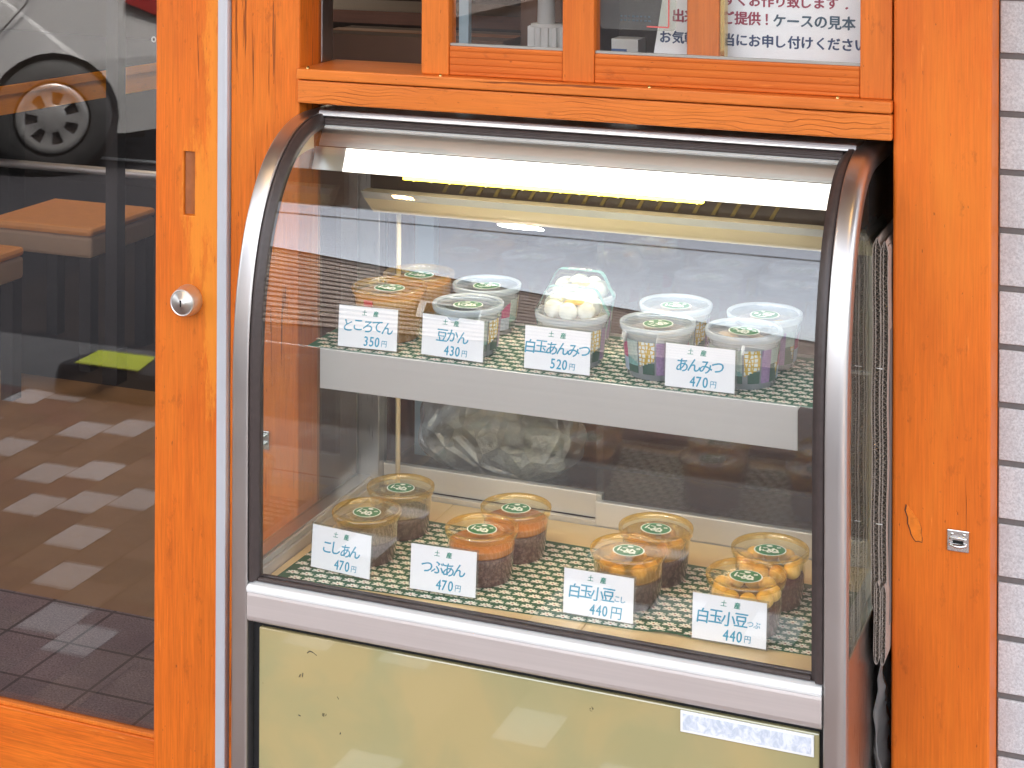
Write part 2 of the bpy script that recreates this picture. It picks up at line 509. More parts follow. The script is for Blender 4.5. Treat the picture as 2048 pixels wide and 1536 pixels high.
def tsubu(name, base, bean):
    """coarse bean paste: cells of skin in a paler mash"""
    m, nt, out = newmat(name)
    b = NT(nt)
    p = b.n('BsdfPrincipled')
    v = b.n('TexVoronoi')
    v.inputs['Scale'].default_value = 190
    b.l(b.coords(), v.inputs['Vector'])
    f = b.ramp(v.outputs['Distance'], [(0.15, 0.0), (0.6, 1.0)])
    n = b.noise(b.coords(), 60, 3)
    c = b.mix(f, base, bean)
    c = b.mix(b.math('MULTIPLY', b.ramp(n, [(0.5, 0.0), (0.7, 1.0)]), 0.5), c, tuple(x * 0.45 for x in bean))
    b.l(c, p.inputs['Base Color'])
    p.inputs['Roughness'].default_value = 0.4
    b.l(b.bump(v.outputs['Distance'], 0.5, 0.001), p.inputs['Normal'])
    b.l(p.outputs[0], out.inputs[0])
    M[name] = m


tsubu('bean_coarse', (0.20, 0.125, 0.115), (0.095, 0.050, 0.048))
tsubu('bean_red', (0.15, 0.080, 0.070), (0.085, 0.040, 0.038))


def hex_print():
    m, nt, out = newmat('print_gold')
    b = NT(nt)
    p = b.n('BsdfPrincipled')
    v = b.n('TexVoronoi', feature='DISTANCE_TO_EDGE')
    v.inputs['Scale'].default_value = 170
    v.inputs['Randomness'].default_value = 0.25
    b.l(b.coords(), v.inputs['Vector'])
    b.l(b.mix(b.ramp(v.outputs['Distance'], [(0.10, 0.0), (0.16, 1.0)]), (0.50, 0.33, 0.04), (0.62, 0.66, 0.62)), p.inputs['Base Color'])
    p.inputs['Roughness'].default_value = 0.35
    b.l(p.outputs[0], out.inputs[0])
    M['print_gold'] = m


hex_print()


def panel_mat():
    m, nt, out = newmat('base_enamel')
    b = NT(nt)
    p = b.n('BsdfPrincipled')
    v = b.coords()
    f = b.noise(v, 5.5, 4, 0.5, 0.8)
    c = b.mix(b.ramp(f, [(0.42, 0.0), (0.60, 1.0)]), (0.36, 0.325, 0.155), (0.43, 0.345, 0.155))
    s = b.noise(b.coords((1, 1, 1), (4, 1, 2)), 42, 2, 0.4)
    s2 = b.noise(b.coords((1, 1, 1), (1, 1, 7)), 330, 2, 0.6)
    spot = b.math('MULTIPLY', b.ramp(s, [(0.735, 0.0), (0.75, 1.0)]), b.ramp(s2, [(0.45, 0.0), (0.55, 1.0)]))
    c = b.mix(b.math('MULTIPLY', spot, 0.85), c, (0.03, 0.03, 0.02))
    b.l(c, p.inputs['Base Color'])
    p.inputs['Roughness'].default_value = 0.09
    p.inputs['Specular IOR Level'].default_value = 0.7
    p.inputs['Coat Weight'].default_value = 1.0
    p.inputs['Coat Roughness'].default_value = 0.02
    p.inputs['Coat IOR'].default_value = 1.75
    wv = b.noise(v, 9, 2, 0.4)
    b.l(b.bump(wv, 0.035, 0.004), p.inputs['Normal'])
    b.l(p.outputs[0], out.inputs[0])
    M['base_enamel'] = m


panel_mat()


def faded_plate():
    m, nt, out = newmat('faded_print')
    b = NT(nt)
    p = b.n('BsdfPrincipled')
    f = b.noise(b.coords((1.2, 1, 1)), 75, 3, 0.6, 1.2)
    b.l(b.mix(b.ramp(f, [(0.38, 0.0), (0.62, 1.0)]), (0.50, 0.55, 0.62), (0.74, 0.76, 0.82)), p.inputs['Base Color'])
    p.inputs['Roughness'].default_value = 0.4
    b.l(p.outputs[0], out.inputs[0])
    M['faded_print'] = m


faded_plate()


def stone_tiles():
    m = M['stone_floor']
    nt = m.node_tree
    b = NT(nt)
    p = [n for n in nt.nodes if n.type == 'BSDF_PRINCIPLED'][0]
    br = b.n('TexBrick')
    br.offset = 0.0
    br.inputs['Scale'].default_value = 1.0
    br.inputs['Brick Width'].default_value = 0.148
    br.inputs['Row Height'].default_value = 0.148
    br.inputs['Mortar Size'].default_value = 0.0035
    b.l(b.coords(), br.inputs['Vector'])
    f = b.noise(b.coords(), 240, 4, 0.75)
    f2 = b.noise(b.coords(), 7, 3)
    c = b.mix(b.ramp(f, [(0.35, 0.0), (0.66, 1.0)]), (0.085, 0.055, 0.065), (0.34, 0.25, 0.25))
    c = b.mix(b.math('MULTIPLY', b.ramp(f2, [(0.4, 0.0), (0.65, 1.0)]), 0.5), c, (0.10, 0.065, 0.085))
    c = b.mix(b.math('MULTIPLY', br.outputs['Fac'], 0.85), c, (0.03, 0.022, 0.025))
    b.l(c, p.inputs['Base Color'])


stone_tiles()


def island_var(name, lo, hi):
    """every separate tile or paver gets its own shade"""
    nt = M[name].node_tree
    b = NT(nt)
    p = [n for n in nt.nodes if n.type == 'BSDF_PRINCIPLED'][0]
    src = p.inputs['Base Color'].links[0].from_socket
    gm = b.n('NewGeometry')
    v = b.ramp(gm.outputs['Random Per Island'], [(0.0, lo), (1.0, hi)])
    b.l(b.mix(1.0, src, v, 'MULTIPLY'), p.inputs['Base Color'])


island_var('tile_white', 0.90, 1.0)
island_var('paver_brown', 0.55, 1.0)
island_var('paver_red', 0.6, 1.0)
island_var('paver_white', 0.78, 1.0)

# ------------------------------------------------------------------ mesh helpers
class MB:
    def __init__(self):
        self.v, self.f, self.m, self.sm = [], [], [], []

    def add(self, vs, fs, mi=0, smooth=False):
        o = len(self.v)
        self.v += [tuple(p) for p in vs]
        for f in fs:
            self.f.append([i + o for i in f])
            self.m.append(mi)
            self.sm.append(smooth)
        return self

    def box(self, x0, x1, y0, y1, z0, z1, mi=0):
        vs = [(x0, y0, z0), (x1, y0, z0), (x1, y1, z0), (x0, y1, z0), (x0, y0, z1), (x1, y0, z1), (x1, y1, z1), (x0, y1, z1)]
        fs = [(0, 3, 2, 1), (4, 5, 6, 7), (0, 1, 5, 4), (1, 2, 6, 5), (2, 3, 7, 6), (3, 0, 4, 7)]
        return self.add(vs, fs, mi)

    def lathe(self, prof, seg=48, mi=0, c=(0, 0, 0), axis='Z', close_top=False, close_bot=False):
        vs, fs = [], []
        n = len(prof)
        for k in range(seg):
            a = 2 * math.pi * k / seg
            for (r, z) in prof:
                if axis == 'Z':
                    vs.append((c[0] + r * math.cos(a), c[1] + r * math.sin(a), c[2] + z))
                else:   # axis -Y
                    vs.append((c[0] + r * math.cos(a), c[1] - z, c[2] + r * math.sin(a)))
        for k in range(seg):
            k2 = (k + 1) % seg
            for i in range(n - 1):
                fs.append((k * n + i, k2 * n + i, k2 * n + i + 1, k * n + i + 1))
        if close_top:
            fs.append([k * n + n - 1 for k in range(seg)])
        if close_bot:
            fs.append([k * n for k in reversed(range(seg))])
        return self.add(vs, fs, mi, True)

    def sphere(self, c, r, seg=16, rings=10, mi=0, sq=(1, 1, 1)):
        vs, fs = [], []
        for i in range(rings + 1):
            t = math.pi * i / rings
            for k in range(seg):
                a = 2 * math.pi * k / seg
                vs.append((c[0] + sq[0] * r * math.sin(t) * math.cos(a), c[1] + sq[1] * r * math.sin(t) * math.sin(a), c[2] + sq[2] * r * math.cos(t)))
        for i in range(rings):
            for k in range(seg):
                k2 = (k + 1) % seg
                fs.append((i * seg + k, (i + 1) * seg + k, (i + 1) * seg + k2, i * seg + k2))
        return self.add(vs, fs, mi, True)

    def prism(self, poly, y0, y1, mi=0):
        """polygon of (x, z) pushed from y0 to y1"""
        n = len(poly)
        vs = [(x, y0, z) for x, z in poly] + [(x, y1, z) for x, z in poly]
        fs = [list(range(n)), list(range(2 * n - 1, n - 1, -1))]
        fs += [(i, i + n, (i + 1) % n + n, (i + 1) % n) for i in range(n)]
        return self.add(vs, fs, mi)

    def prism_x(self, poly, x0, x1, mi=0, smooth=False):
        """polygon of (y, z) pushed from x0 to x1"""
        n = len(poly)
        vs = [(x0, y, z) for y, z in poly] + [(x1, y, z) for y, z in poly]
        self.add(vs, [list(range(n)), list(range(2 * n - 1, n - 1, -1))], mi)
        o = len(self.v) - 2 * n
        for i in range(n):
            self.f.append([o + i, o + i + n, o + (i + 1) % n + n, o + (i + 1) % n])
            self.m.append(mi)
            self.sm.append(smooth)
        return self

    def tube(self, pts, r, seg=8, mi=0):
        vs, fs = [], []
        P = [Vector(p) for p in pts]
        for i, p in enumerate(P):
            d = (P[min(i + 1, len(P) - 1)] - P[max(i - 1, 0)]).normalized()
            u = d.orthogonal().normalized() if i == 0 else (u - d * u.dot(d)).normalized()
            w = d.cross(u)
            for k in range(seg):
                a = 2 * math.pi * k / seg
                vs.append(p + (u * math.cos(a) + w * math.sin(a)) * r)
        for i in range(len(P) - 1):
            for k in range(seg):
                k2 = (k + 1) % seg
                fs.append((i * seg + k, i * seg + k2, (i + 1) * seg + k2, (i + 1) * seg + k))
        fs.append(list(range(seg))[::-1])
        fs.append([(len(P) - 1) * seg + k for k in range(seg)])
        return self.add(vs, fs, mi, True)

    def build(self, name, mats, parent=None, bevel=0.0, seg=2, fix=True, label=None):
        me = bpy.data.meshes.new(name)
        off = Vector((0, 0, 0))
        if parent is not None:
            off = world_of(parent)
        me.from_pydata([tuple(Vector(p) - off) for p in self.v], [], self.f)
        if not isinstance(mats, (list, tuple)):
            mats = [mats]
        for m in mats:
            me.materials.append(M[m])
        for i, p in enumerate(me.polygons):
            p.material_index = self.m[i]
            p.use_smooth = self.sm[i]
        if fix:
            bm = bmesh.new()
            bm.from_mesh(me)
            bmesh.ops.recalc_face_normals(bm, faces=bm.faces)
            bm.to_mesh(me)
            bm.free()
        o = bpy.data.objects.new(name, me)
        COL.objects.link(o)
        if parent is not None:
            o.parent = parent
        if bevel:
            md = o.modifiers.new('bevel', 'BEVEL')
            md.width = bevel
            md.segments = seg
            md.limit_method = 'ANGLE'
            md.angle_limit = R(40)
            md.harden_normals = False
        if label:
            o['label'] = label
        return o


def world_of(o):
    p = Vector(o.location)
    while o.parent is not None:
        o = o.parent
        p += Vector(o.location)
    return p


def thing(name, label, cat, loc=(0, 0, 0), group=None):
    o = bpy.data.objects.new(name, None)
    o.empty_display_size = 0.05
    COL.objects.link(o)
    o.location = loc
    o['label'] = label
    o['category'] = cat
    if group:
        o['group'] = group
    return o


def tag(o, label, cat, group=None):
    o['label'] = label
    o['category'] = cat
    if group:
        o['group'] = group
    return o


def struct(o, kind='structure'):
    o['kind'] = kind
    return o


def copy_tree(o, parent=None):
    c = o.copy()
    COL.objects.link(c)
    c.parent = parent
    for ch in list(o.children):
        copy_tree(ch, c)
    return c


def text_geo(mb, items, plane='XZ', y=0.0, bold=0.012, shear=0.0):
    """items: (string, centre x, centre z, height, material index, x scale). Letters become flat faces."""
    for it in items:
        s, cx, cz, h, mi, xs = it[:6]
        bd = it[6] if len(it) > 6 else bold
        cu = bpy.data.curves.new('letters', 'FONT')
        cu.body = s
        cu.size = 1.0
        cu.offset = 0.0
        cu.shear = shear
        cu.resolution_u = 3
        ob = bpy.data.objects.new('letters', cu)
        COL.objects.link(ob)
        dg = bpy.context.evaluated_depsgraph_get()
        me = bpy.data.meshes.new_from_object(ob.evaluated_get(dg))
        xsn = [v.co.x for v in me.vertices]
        ysn = [v.co.y for v in me.vertices]
        if xsn:
            x0, x1, y0, y1 = min(xsn), max(xsn), min(ysn), max(ysn)
            k = h / max(1e-6, (y1 - y0)) if len(it) > 7 and it[7] == 'fit' else h
            mx, my = (x0 + x1) / 2, (y0 + y1) / 2
            # a few shifted prints of the same glyph give the weight of a brush
            for q, (ox, oz) in enumerate(((0, 0), (1, 0.35), (-1, -0.35), (0.3, 1), (-0.3, -1))):
                if q and bd <= 0:
                    break
                vs = []
                for v in me.vertices:
                    px = (v.co.x - mx) * k * xs + cx + ox * bd * h
                    pz = (v.co.y - my) * k + cz + oz * bd * h * 0.7
                    e = 0.00004 * q
                    vs.append((px, y - e, pz) if plane == 'XZ' else (px, pz, y + e))
                mb.add(vs, [list(p.vertices) for p in me.polygons], mi)
        bpy.data.objects.remove(ob)
        bpy.data.curves.remove(cu)
        bpy.data.meshes.remove(me)
    return mb


# ------------------------------------------------------------------ ground and street
g = MB()
g.add([(-200, -300, -0.09), (200, -300, -0.09), (200, 0.3, -0.09), (-200, 0.3, -0.09)], [(0, 1, 2, 3)])
struct(g.build('asphalt_ground', 'asphalt'))
g = MB()
g.box(-9, 6, -2.15, -1.70, -0.12, 0.002)
struct(g.build('kerb_strip', 'concrete', bevel=0.006))
g = MB()
g.box(-9, 6, -5.36, -5.30, -0.10, -0.086)
struct(g.build('parking_line', 'road_paint'))
g = MB()
g.add([(-9, -1.70, -0.004), (6, -1.70, -0.004), (6, 0.012, -0.004), (-9, 0.012, -0.004)], [(0, 1, 2, 3)], 3)
PX, PY = 0.104, 0.122
white_at = set()
for (wx, wy) in ((-0.90, -0.70), (-0.99, -0.90), (-1.08, -1.085), (-1.19, -1.03), (-1.29, -0.97), (-1.265, -1.205),
                 (-1.40, -1.535), (-0.82, -0.50), (-1.375, -1.135), (-1.44, -1.42), (-1.52, -1.30), (-0.72, -0.47)):
    i = round(wx / PX)
    j = round((wy - (PY / 2 if i % 2 else 0)) / PY)
    white_at.add((i, j))
for i in range(-60, 45):
    for j in range(-14, 1):
        cx = i * PX
        cyy = j * PY + (PY / 2 if i % 2 else 0)
        y0, y1 = max(-1.70, cyy - PY / 2 + 0.0015), min(0.01, cyy + PY / 2 - 0.0015)
        if y1 - y0 < 0.01:
            continue
        near = -1.62 < cx < -0.62
        if (i, j) in white_at:
            mi = 0
        elif near:
            mi = random.choice((1, 1, 2))
        else:
            mi = 0 if random.random() < (0.24 if cx < -0.5 else 0.15) else random.choice((1, 1, 2))
        x0, x1 = cx - PX / 2 + 0.0015, cx + PX / 2 - 0.0015
        g.add([(x0, y0, 0), (x1, y0, 0), (x1, y1, 0), (x0, y1, 0)], [(0, 1, 2, 3)], mi)
struct(g.build('pavement', ['paver_white', 'paver_brown', 'paver_red', 'paver_joint'], fix=False))

# wheel stop with a yellow plate, seen in the door glass
t = thing('wheel_stop', 'dark low wheel stop with yellow plate reflected in the door glass', 'wheel stop', (-1.4, -1.8, 0))
g = MB()
g.prism_x([(-1.90, 0.0025), (-1.685, 0.0025), (-1.71, 0.085), (-1.87, 0.075)], -1.73, -1.02)
g.build('block', 'dark_leg', t, bevel=0.02)
g = MB()
g.add([(-1.665, -1.712, 0.0865), (-1.455, -1.712, 0.0865), (-1.50, -1.865, 0.078), (-1.69, -1.865, 0.078),
       (-1.665, -1.712, 0.0895), (-1.455, -1.712, 0.0895), (-1.50, -1.865, 0.081), (-1.69, -1.865, 0.081)],
      [(0, 3, 2, 1), (4, 5, 6, 7), (0, 1, 5, 4), (1, 2, 6, 5), (2, 3, 7, 6), (3, 0, 4, 7)])
g.build('yellow_plate', 'yellow_paint', t)

# ------------------------------------------------------------------ facade timber
PL0, PL1 = -0.1195, 0.003
PR0, PR1 = 0.917, 1.0475
tl = thing('wooden_post', 'weathered orange wooden post between glass door and display case', 'post', (-0.06, 0.045, 0), 'orange posts beside the display case')
g = MB()
g.box(PL0, PL1, 0.0, 0.066, 0.0, 2.58)
g.build('shaft', 'post_paint', tl, bevel=0.003)
g = MB()
g.box(-0.068, -0.046, -0.004, 0.0, 0.609, 0.638)
g.box(-0.062, -0.052, -0.012, -0.004, 0.615, 0.620)
g.box(-0.062, -0.052, -0.012, -0.004, 0.627, 0.632)
g.build('strike_plate', 'chrome_plate', tl, bevel=0.001)
tr_ = thing('wooden_post', 'wide orange wooden post beside the white tiled wall', 'post', (0.98, 0.045, 0), 'orange posts beside the display case')
g = MB()
g.box(PR0, PR1, 0.0, 0.12, 0.0, 2.58)
g.build('shaft', 'post_paint_smooth', tr_, bevel=0.005, seg=3)
# strike plate with pressed mouth
g = MB()
cx, cz, hw = 1.006, 0.624, 0.0145
g.box(cx - hw, cx + hw, -0.0035, 0.0, cz - hw, cz + hw, 0)
g.build('strike_plate', ['chrome_plate'], tr_, bevel=0.0012)
sp = [o for o in tr_.children if o.name.startswith('strike_plate')][0]
g = MB()
g.box(cx - 0.007, cx + 0.007, -0.0042, -0.0036, cz - 0.0028, cz + 0.0008, 0)
g.build('slot', 'black_hole', sp)
g = MB()
pts = [(cx - 0.011 + 0.022 * k / 10, -0.0045 - 0.004 * math.sin(math.pi * k / 10), cz - 0.0045 - 0.0012 * math.sin(math.pi * k / 10)) for k in range(11)]
g.tube(pts, 0.0022, 8)
pts = [(cx - 0.011 + 0.022 * k / 10, -0.004 - 0.002 * math.sin(math.pi * k / 10), cz + 0.003 + 0.002 * math.sin(math.pi * k / 10)) for k in range(11)]
g.tube(pts, 0.0016, 8)
g.sphere((cx - 0.008, -0.0035, cz + 0.009), 0.0022, 10, 6, 0, (1, 0.5, 1))
g.sphere((cx + 0.008, -0.0035, cz + 0.009), 0.0022, 10, 6, 0, (1, 0.5, 1))
g.build('lip', 'chrome_plate', sp)
# chip where the paint came off
g = MB()
chip = [(0.938, 0.6625), (0.9405, 0.6605), (0.942, 0.6570), (0.9455, 0.6545), (0.9485, 0.6490), (0.9530, 0.6450), (0.9555, 0.6385), (0.9570, 0.6330), (0.9565, 0.6260),
        (0.9580, 0.6215), (0.9578, 0.6150), (0.9535, 0.6158), (0.9500, 0.6148), (0.9465, 0.6190), (0.9440, 0.6235), (0.9425, 0.6300), (0.9398, 0.6370), (0.9395, 0.6460), (0.9365, 0.6545)]
g.prism([(0.9468 + (x - 0.9475) * 1.13, 0.6395 + (z - 0.64) * 1.035) for x, z in chip], -0.0006, 0.0, 1)
g.prism(chip, -0.0012, -0.0007, 0)
g.build('paint_chip', ['raw_scar', 'scar_edge'], tr_)

# small resin bead on the tiles is skipped; tiled wall
t = thing('tiled_wall', 'white speckled tile wall with grey joints right of the orange post', 'wall', (1.5, 0.085, 0))
g = MB()
g.box(1.0475, 3.2, 0.0845, 0.25, 0.0, 2.58, 1)
Z0 = 0.3122
for k in range(-4, 29):
    zt = Z0 + 0.08 * k - 0.0085
    zb = Z0 + 0.08 * (k - 1)
    if zt < 0.01:
        continue
    sh = (0.13 if k % 2 else 0.0)
    x = 1.0495 - sh
    while x < 3.2:
        xa, xb = max(1.0495, x), min(3.2, x + 0.252)
        if xb - xa > 0.01:
            dy = random.uniform(-0.0006, 0.0006)
            g.box(xa, xb, 0.080 + dy, 0.0843, max(zb, 0.0), zt, 0)
        x += 0.26
g.build('tile_face', ['tile_white', 'grout'], t, bevel=0.0015)

# sill beams
t = thing('window_sill', 'orange two-piece timber sill above the display case', 'sill', (0.46, 0.02, 1.155))
g = MB()
g.box(0.0035, 0.9165, -0.008, 0.09, 1.155, 1.1905)
g.build('lower_beam', 'sill_wood', t, bevel=0.0025)
g = MB()
g.box(0.0035, 0.9165, -0.012, 0.12, 1.1925, 1.209)
g.build('upper_beam', 'sill_cap_wood', t, bevel=0.0025)
for x in (0.020, 0.245, 0.572, 0.842):
    g = MB()
    g.lathe([(0.0, 0.0035), (0.0022, 0.003), (0.003, 0.0)], 12, 0, (x, -0.004, 1.209))
    g.build('brass_pin', 'brass', t)

# window sashes
YS = 0.004
t = thing('window_sash', 'front orange window sash with two panes above display case', 'window', (0.55, 0.02, 1.209), 'sliding sashes of the shop window')
for (a, b2) in ((0.209, 0.254), (0.436, 0.485), (0.871, 0.9145)):
    g = MB()
    g.box(a, b2, YS, YS + 0.03, 1.2092, 1.95)
    g.build('stile', 'sash_wood', t, bevel=0.002)
for (a, b2, zt) in ((0.2543, 0.4357, 1.2535), (0.4853, 0.8707, 1.2525)):
    g = MB()
    g.box(a, b2, YS + 0.002, YS + 0.028, 1.2094, zt)
    g.build('bottom_rail', 'sash_rail_wood', t, bevel=0.002)
    g = MB()
    g.box(a, b2, YS + 0.012, YS + 0.015, zt, 1.95)
    g.build('pane', 'window_glass', t)
    g = MB()
    g.box(a, b2, YS + 0.006, YS + 0.0115, zt + 0.0003, zt + 0.004)
    g.build('glazing_bead', 'grey_lip', t)
t = thing('window_sash', 'rear orange window sash seen through the front panes', 'window', (0.64, 0.055, 1.209), 'sliding sashes of the shop window')
g = MB()
g.box(0.613, 0.661, 0.045, 0.072, 1.2092, 1.95)
g.build('stile', 'sash_wood', t, bevel=0.002)
g = MB()
g.box(0.6613, 0.668, 0.050, 0.068, 1.2092, 1.95)
g.build('edge_strip', 'brass', t)

t = thing('window_jamb', 'brown inner jamb with steel channel left of the open sash', 'jamb', (0.01, 0.09, 1.21))
g = MB()
g.box(-0.085, 0.0025, 0.0665, 0.072, 0.0, 2.58)
g.build('jamb_board', 'jamb_wood', t)
g = MB()
g.box(-0.02, 0.0045, 0.0725, 0.11, 1.2095, 1.95)
g.build('steel_channel', 'steel_z', t, bevel=0.001)

# lintel and upper wall so the room is closed
t = thing('upper_wall', 'orange timber wall band above the window and door', 'wall', (0, 0.05, 1.95))
g = MB()
g.box(-4.2, 0.9168, 0.012, 0.10, 1.951, 2.58)
g.build('board', 'post_paint_smooth', t)

# ------------------------------------------------------------------ sliding door
t = thing('sliding_door', 'orange wooden sliding door with large dark glass pane', 'door', (-0.6, 0.02, 0))
DX0, DX1 = -0.2575, -0.1415
# stile with a recessed pull
px0, px1, pz0, pz1 = -0.2055, -0.1850, 0.963, 1.065
g = MB()
xs_ = [DX0, px0, px1, DX1]
zs_ = [0.0, pz0, pz1, 1.95]
vs, fs = [], []
for z in zs_:
    for x in xs_:
        vs.append((x, 0.0, z))
for j in range(3):
    for i in range(3):
        if (i, j) == (1, 1):
            continue
        fs.append((j * 4 + i, j * 4 + i + 1, (j + 1) * 4 + i + 1, (j + 1) * 4 + i))
hole = [(px0, pz0), (px1, pz0), (px1, pz1), (px0, pz1)]
vs += [(x, 0.009, z) for x, z in hole]
ring = [5, 6, 10, 9]
for k in range(4):
    fs.append((ring[k], ring[(k + 1) % 4], 16 + (k + 1) % 4, 16 + k))
fs.append((16, 17, 18, 19))
vs += [(DX0, 0.034, 0), (DX1, 0.034, 0), (DX1, 0.034, 1.95), (DX0, 0.034, 1.95)]
fs += [(0, 4, 8, 12, 23, 20), (3, 21, 22, 15, 11, 7), (12, 13, 14, 15, 22, 23), (20, 23, 22, 21), (0, 20, 21, 3, 2, 1)]
g.add(vs, fs)
g.build('stile', 'door_stile_wood', t, bevel=0.0015)
g = MB()
n = 12
prof = [(px0 + 0.001, 0.0045)] + [(px0 + 0.001 + (px1 - px0 - 0.002) * k / n, 0.0045 + 0.0035 * math.sin(math.pi * k / n)) for k in range(1, n)] + [(px1 - 0.001, 0.0045)]
vs = []
for z in (pz0 + 0.001, pz1 - 0.001):
    vs += [(x, y, z) for x, y in prof]
    vs += [(px1 - 0.001, 0.0085, z), (px0 + 0.001, 0.0085, z)]
k2 = len(prof) + 2
fs = [(i, (i + 1) % k2, (i + 1) % k2 + k2, i + k2) for i in range(k2)] + [list(range(k2)), list(range(2 * k2 - 1, k2 - 1, -1))]
g.add(vs, fs)
g.build('recessed_pull', 'leather_plate', t)
g = MB()
g.box(-1.75, DX0 - 0.0005, 0.003, 0.032, 0.0, 0.112)
g.build('bottom_rail', 'door_rail_wood', t, bevel=0.002)
g = MB()
g.box(-1.75, DX0 - 0.0005, 0.006, 0.0155, 0.1125, 0.119)
g.build('glazing_bead', 'sash_wood', t, bevel=0.001)
g = MB()
g.box(-1.75, DX0 - 0.0005, 0.0165, 0.0215, 0.1128, 1.95)
g.build('glass_pane', 'door_glass', t)
g = MB()
g.box(-1.87, -1.7505, 0.0, 0.034, 0.0, 1.95)
g.build('stile', 'door_stile_wood', t, bevel=0.002)
g = MB()
g.box(-0.1400, -0.1210, -0.006, 0.030, 0.0, 1.95)
g.box(-0.1270, -0.1210, -0.0085, -0.0061, 0.0, 1.95)
g.build('weather_strip', 'alu_strip', t, bevel=0.0012)
# key cylinder
lx, lz = -0.1945, 0.8285
g = MB()
g.lathe([(0.0248, 0.0), (0.0248, 0.004), (0.0238, 0.0095), (0.0214, 0.0205), (0.0208, 0.0220), (0.0196, 0.0222), (0.0193, 0.0205),
         (0.0185, 0.0205), (0.0182, 0.0223), (0.0074, 0.0225), (0.0072, 0.0245), (0.0, 0.0248)], 56, 0, (lx, 0.0, lz), 'Y')
lk = g.build('lock_cylinder', 'lock_steel', t)
g = MB()
g.box(lx - 0.0010, lx + 0.0010, -0.0256, -0.0246, lz - 0.0055, lz + 0.0012)
g.box(lx - 0.0018, lx + 0.0018, -0.0256, -0.0246, lz + 0.0014, lz + 0.0046)
g.build('keyhole', 'black_hole', lk)
# little suction ring stuck on the glass
g = MB()
vs, fs = [], []
for k in range(20):
    for q in range(8):
        a, b2 = 2 * math.pi * k / 20, 2 * math.pi * q / 8
        r = 0.0036 + 0.0012 * math.cos(b2)
        vs.append((-0.272 + r * math.cos(a), 0.0152 + 0.0012 * math.sin(b2), 1.239 + r * math.sin(a)))
for k in range(20):
    for q in range(8):
        fs.append((k * 8 + q, ((k + 1) % 20) * 8 + q, ((k + 1) % 20) * 8 + (q + 1) % 8, k * 8 + (q + 1) % 8))
g.add(vs, fs, 0, True)
g.build('glass_stud', 'white_plastic', t)

# ------------------------------------------------------------------ display case
YC, ZC, NN, AA, BB = 0.03, 0.76, 2.4, 0.23, 0.38


def prof_pt(tt, d):
    """case outline (y, z) at depth d below the outer skin; tt<0 runs down the upright, 0..1 round the curve"""
    if tt < 0:
        return (YC - AA + d, ZC + tt)
    th = tt * math.pi / 2
    c, s = math.cos(th), math.sin(th)
    y = YC - AA * abs(c) ** (2 / NN)
    z = ZC + BB * abs(s) ** (2 / NN)
    u, w = abs((y - YC) / AA), abs((z - ZC) / BB)
    ny, nz = -(u ** (NN - 1)) / AA, (w ** (NN - 1)) / BB
    l = math.hypot(ny, nz) or 1
    return (y - ny / l * d, z - nz / l * d)


CURVE = [0.0] + [(0.5 - 0.5 * math.cos(math.pi * k / 44)) for k in range(1, 44)] + [1.0]


def sweep(mb, section, lo, mi=0, hi=1.0, tail=None, smooth=True):
    """section: closed list of (x, depth) swept along the outline from z=lo up round the curve"""
    ts = [lo - ZC, (lo - ZC) * 0.5] + [q for q in CURVE if q <= hi]
    n = len(section)
    vs, fs = [], []
    rows = [[(x,) + prof_pt(tt, d) for x, d in section] for tt in ts]
    if tail is not None:
        rows.append([(x, tail, prof_pt(1.0, d)[1]) for x, d in section])
    for r in rows:
        vs += r
    for i in range(len(rows) - 1):
        for k in range(n):
            k2_ = (k + 1) % n
            fs.append((i * n + k, i * n + k2_, (i + 1) * n + k2_, (i + 1) * n + k))
    mb.add(vs, fs, mi, smooth)
    mb.add([vs[k] for k in range(n)], [list(range(n))], mi)
    mb.add([vs[len(vs) - n + k] for k in range(n)], [list(range(n))], mi)
    return mb


case = thing('display_case', 'stainless steel refrigerated display case with curved front glass', 'display case', (0.446, 0.0, 0.0))


def rounded(x0, x1, t, r0, r1):
    s = [(x0, t)]
    for k in range(6):
        a = math.pi / 2 * k / 5
        s.append((x0 + r0 - r0 * math.cos(a), r0 - r0 * math.sin(a)))
    for k in range(6):
        a = math.pi / 2 * k / 5
        s.append((x1 - r1 + r1 * math.sin(a), r1 - r1 * math.cos(a)))
    s.append((x1, t))
    return s


g = sweep(MB(), rounded(0.002, 0.0295, 0.026, 0.006, 0.003), 0.02, tail=0.24)
fl = g.build('side_frame', 'steel_frame', case)
g = sweep(MB(), rounded(0.8648, 0.8925, 0.026, 0.003, 0.011), 0.02, tail=0.24)
fr = g.build('side_frame', 'steel_frame', case)
g = sweep(MB(), [(0.0298, 0.022), (0.0298, 0.004), (0.0325, 0.002), (0.0375, 0.0025), (0.0390, 0.0080), (0.0428, 0.0090), (0.0432, 0.022)], 0.4915)
g.build('gasket', 'gasket_rubber', fl)
g = sweep(MB(), [(0.8475, 0.022), (0.8480, 0.0090), (0.8525, 0.0080), (0.8545, 0.0025), (0.8610, 0.002), (0.8645, 0.004), (0.8645, 0.022)], 0.4915)
g.build('gasket', 'gasket_rubber', fr)

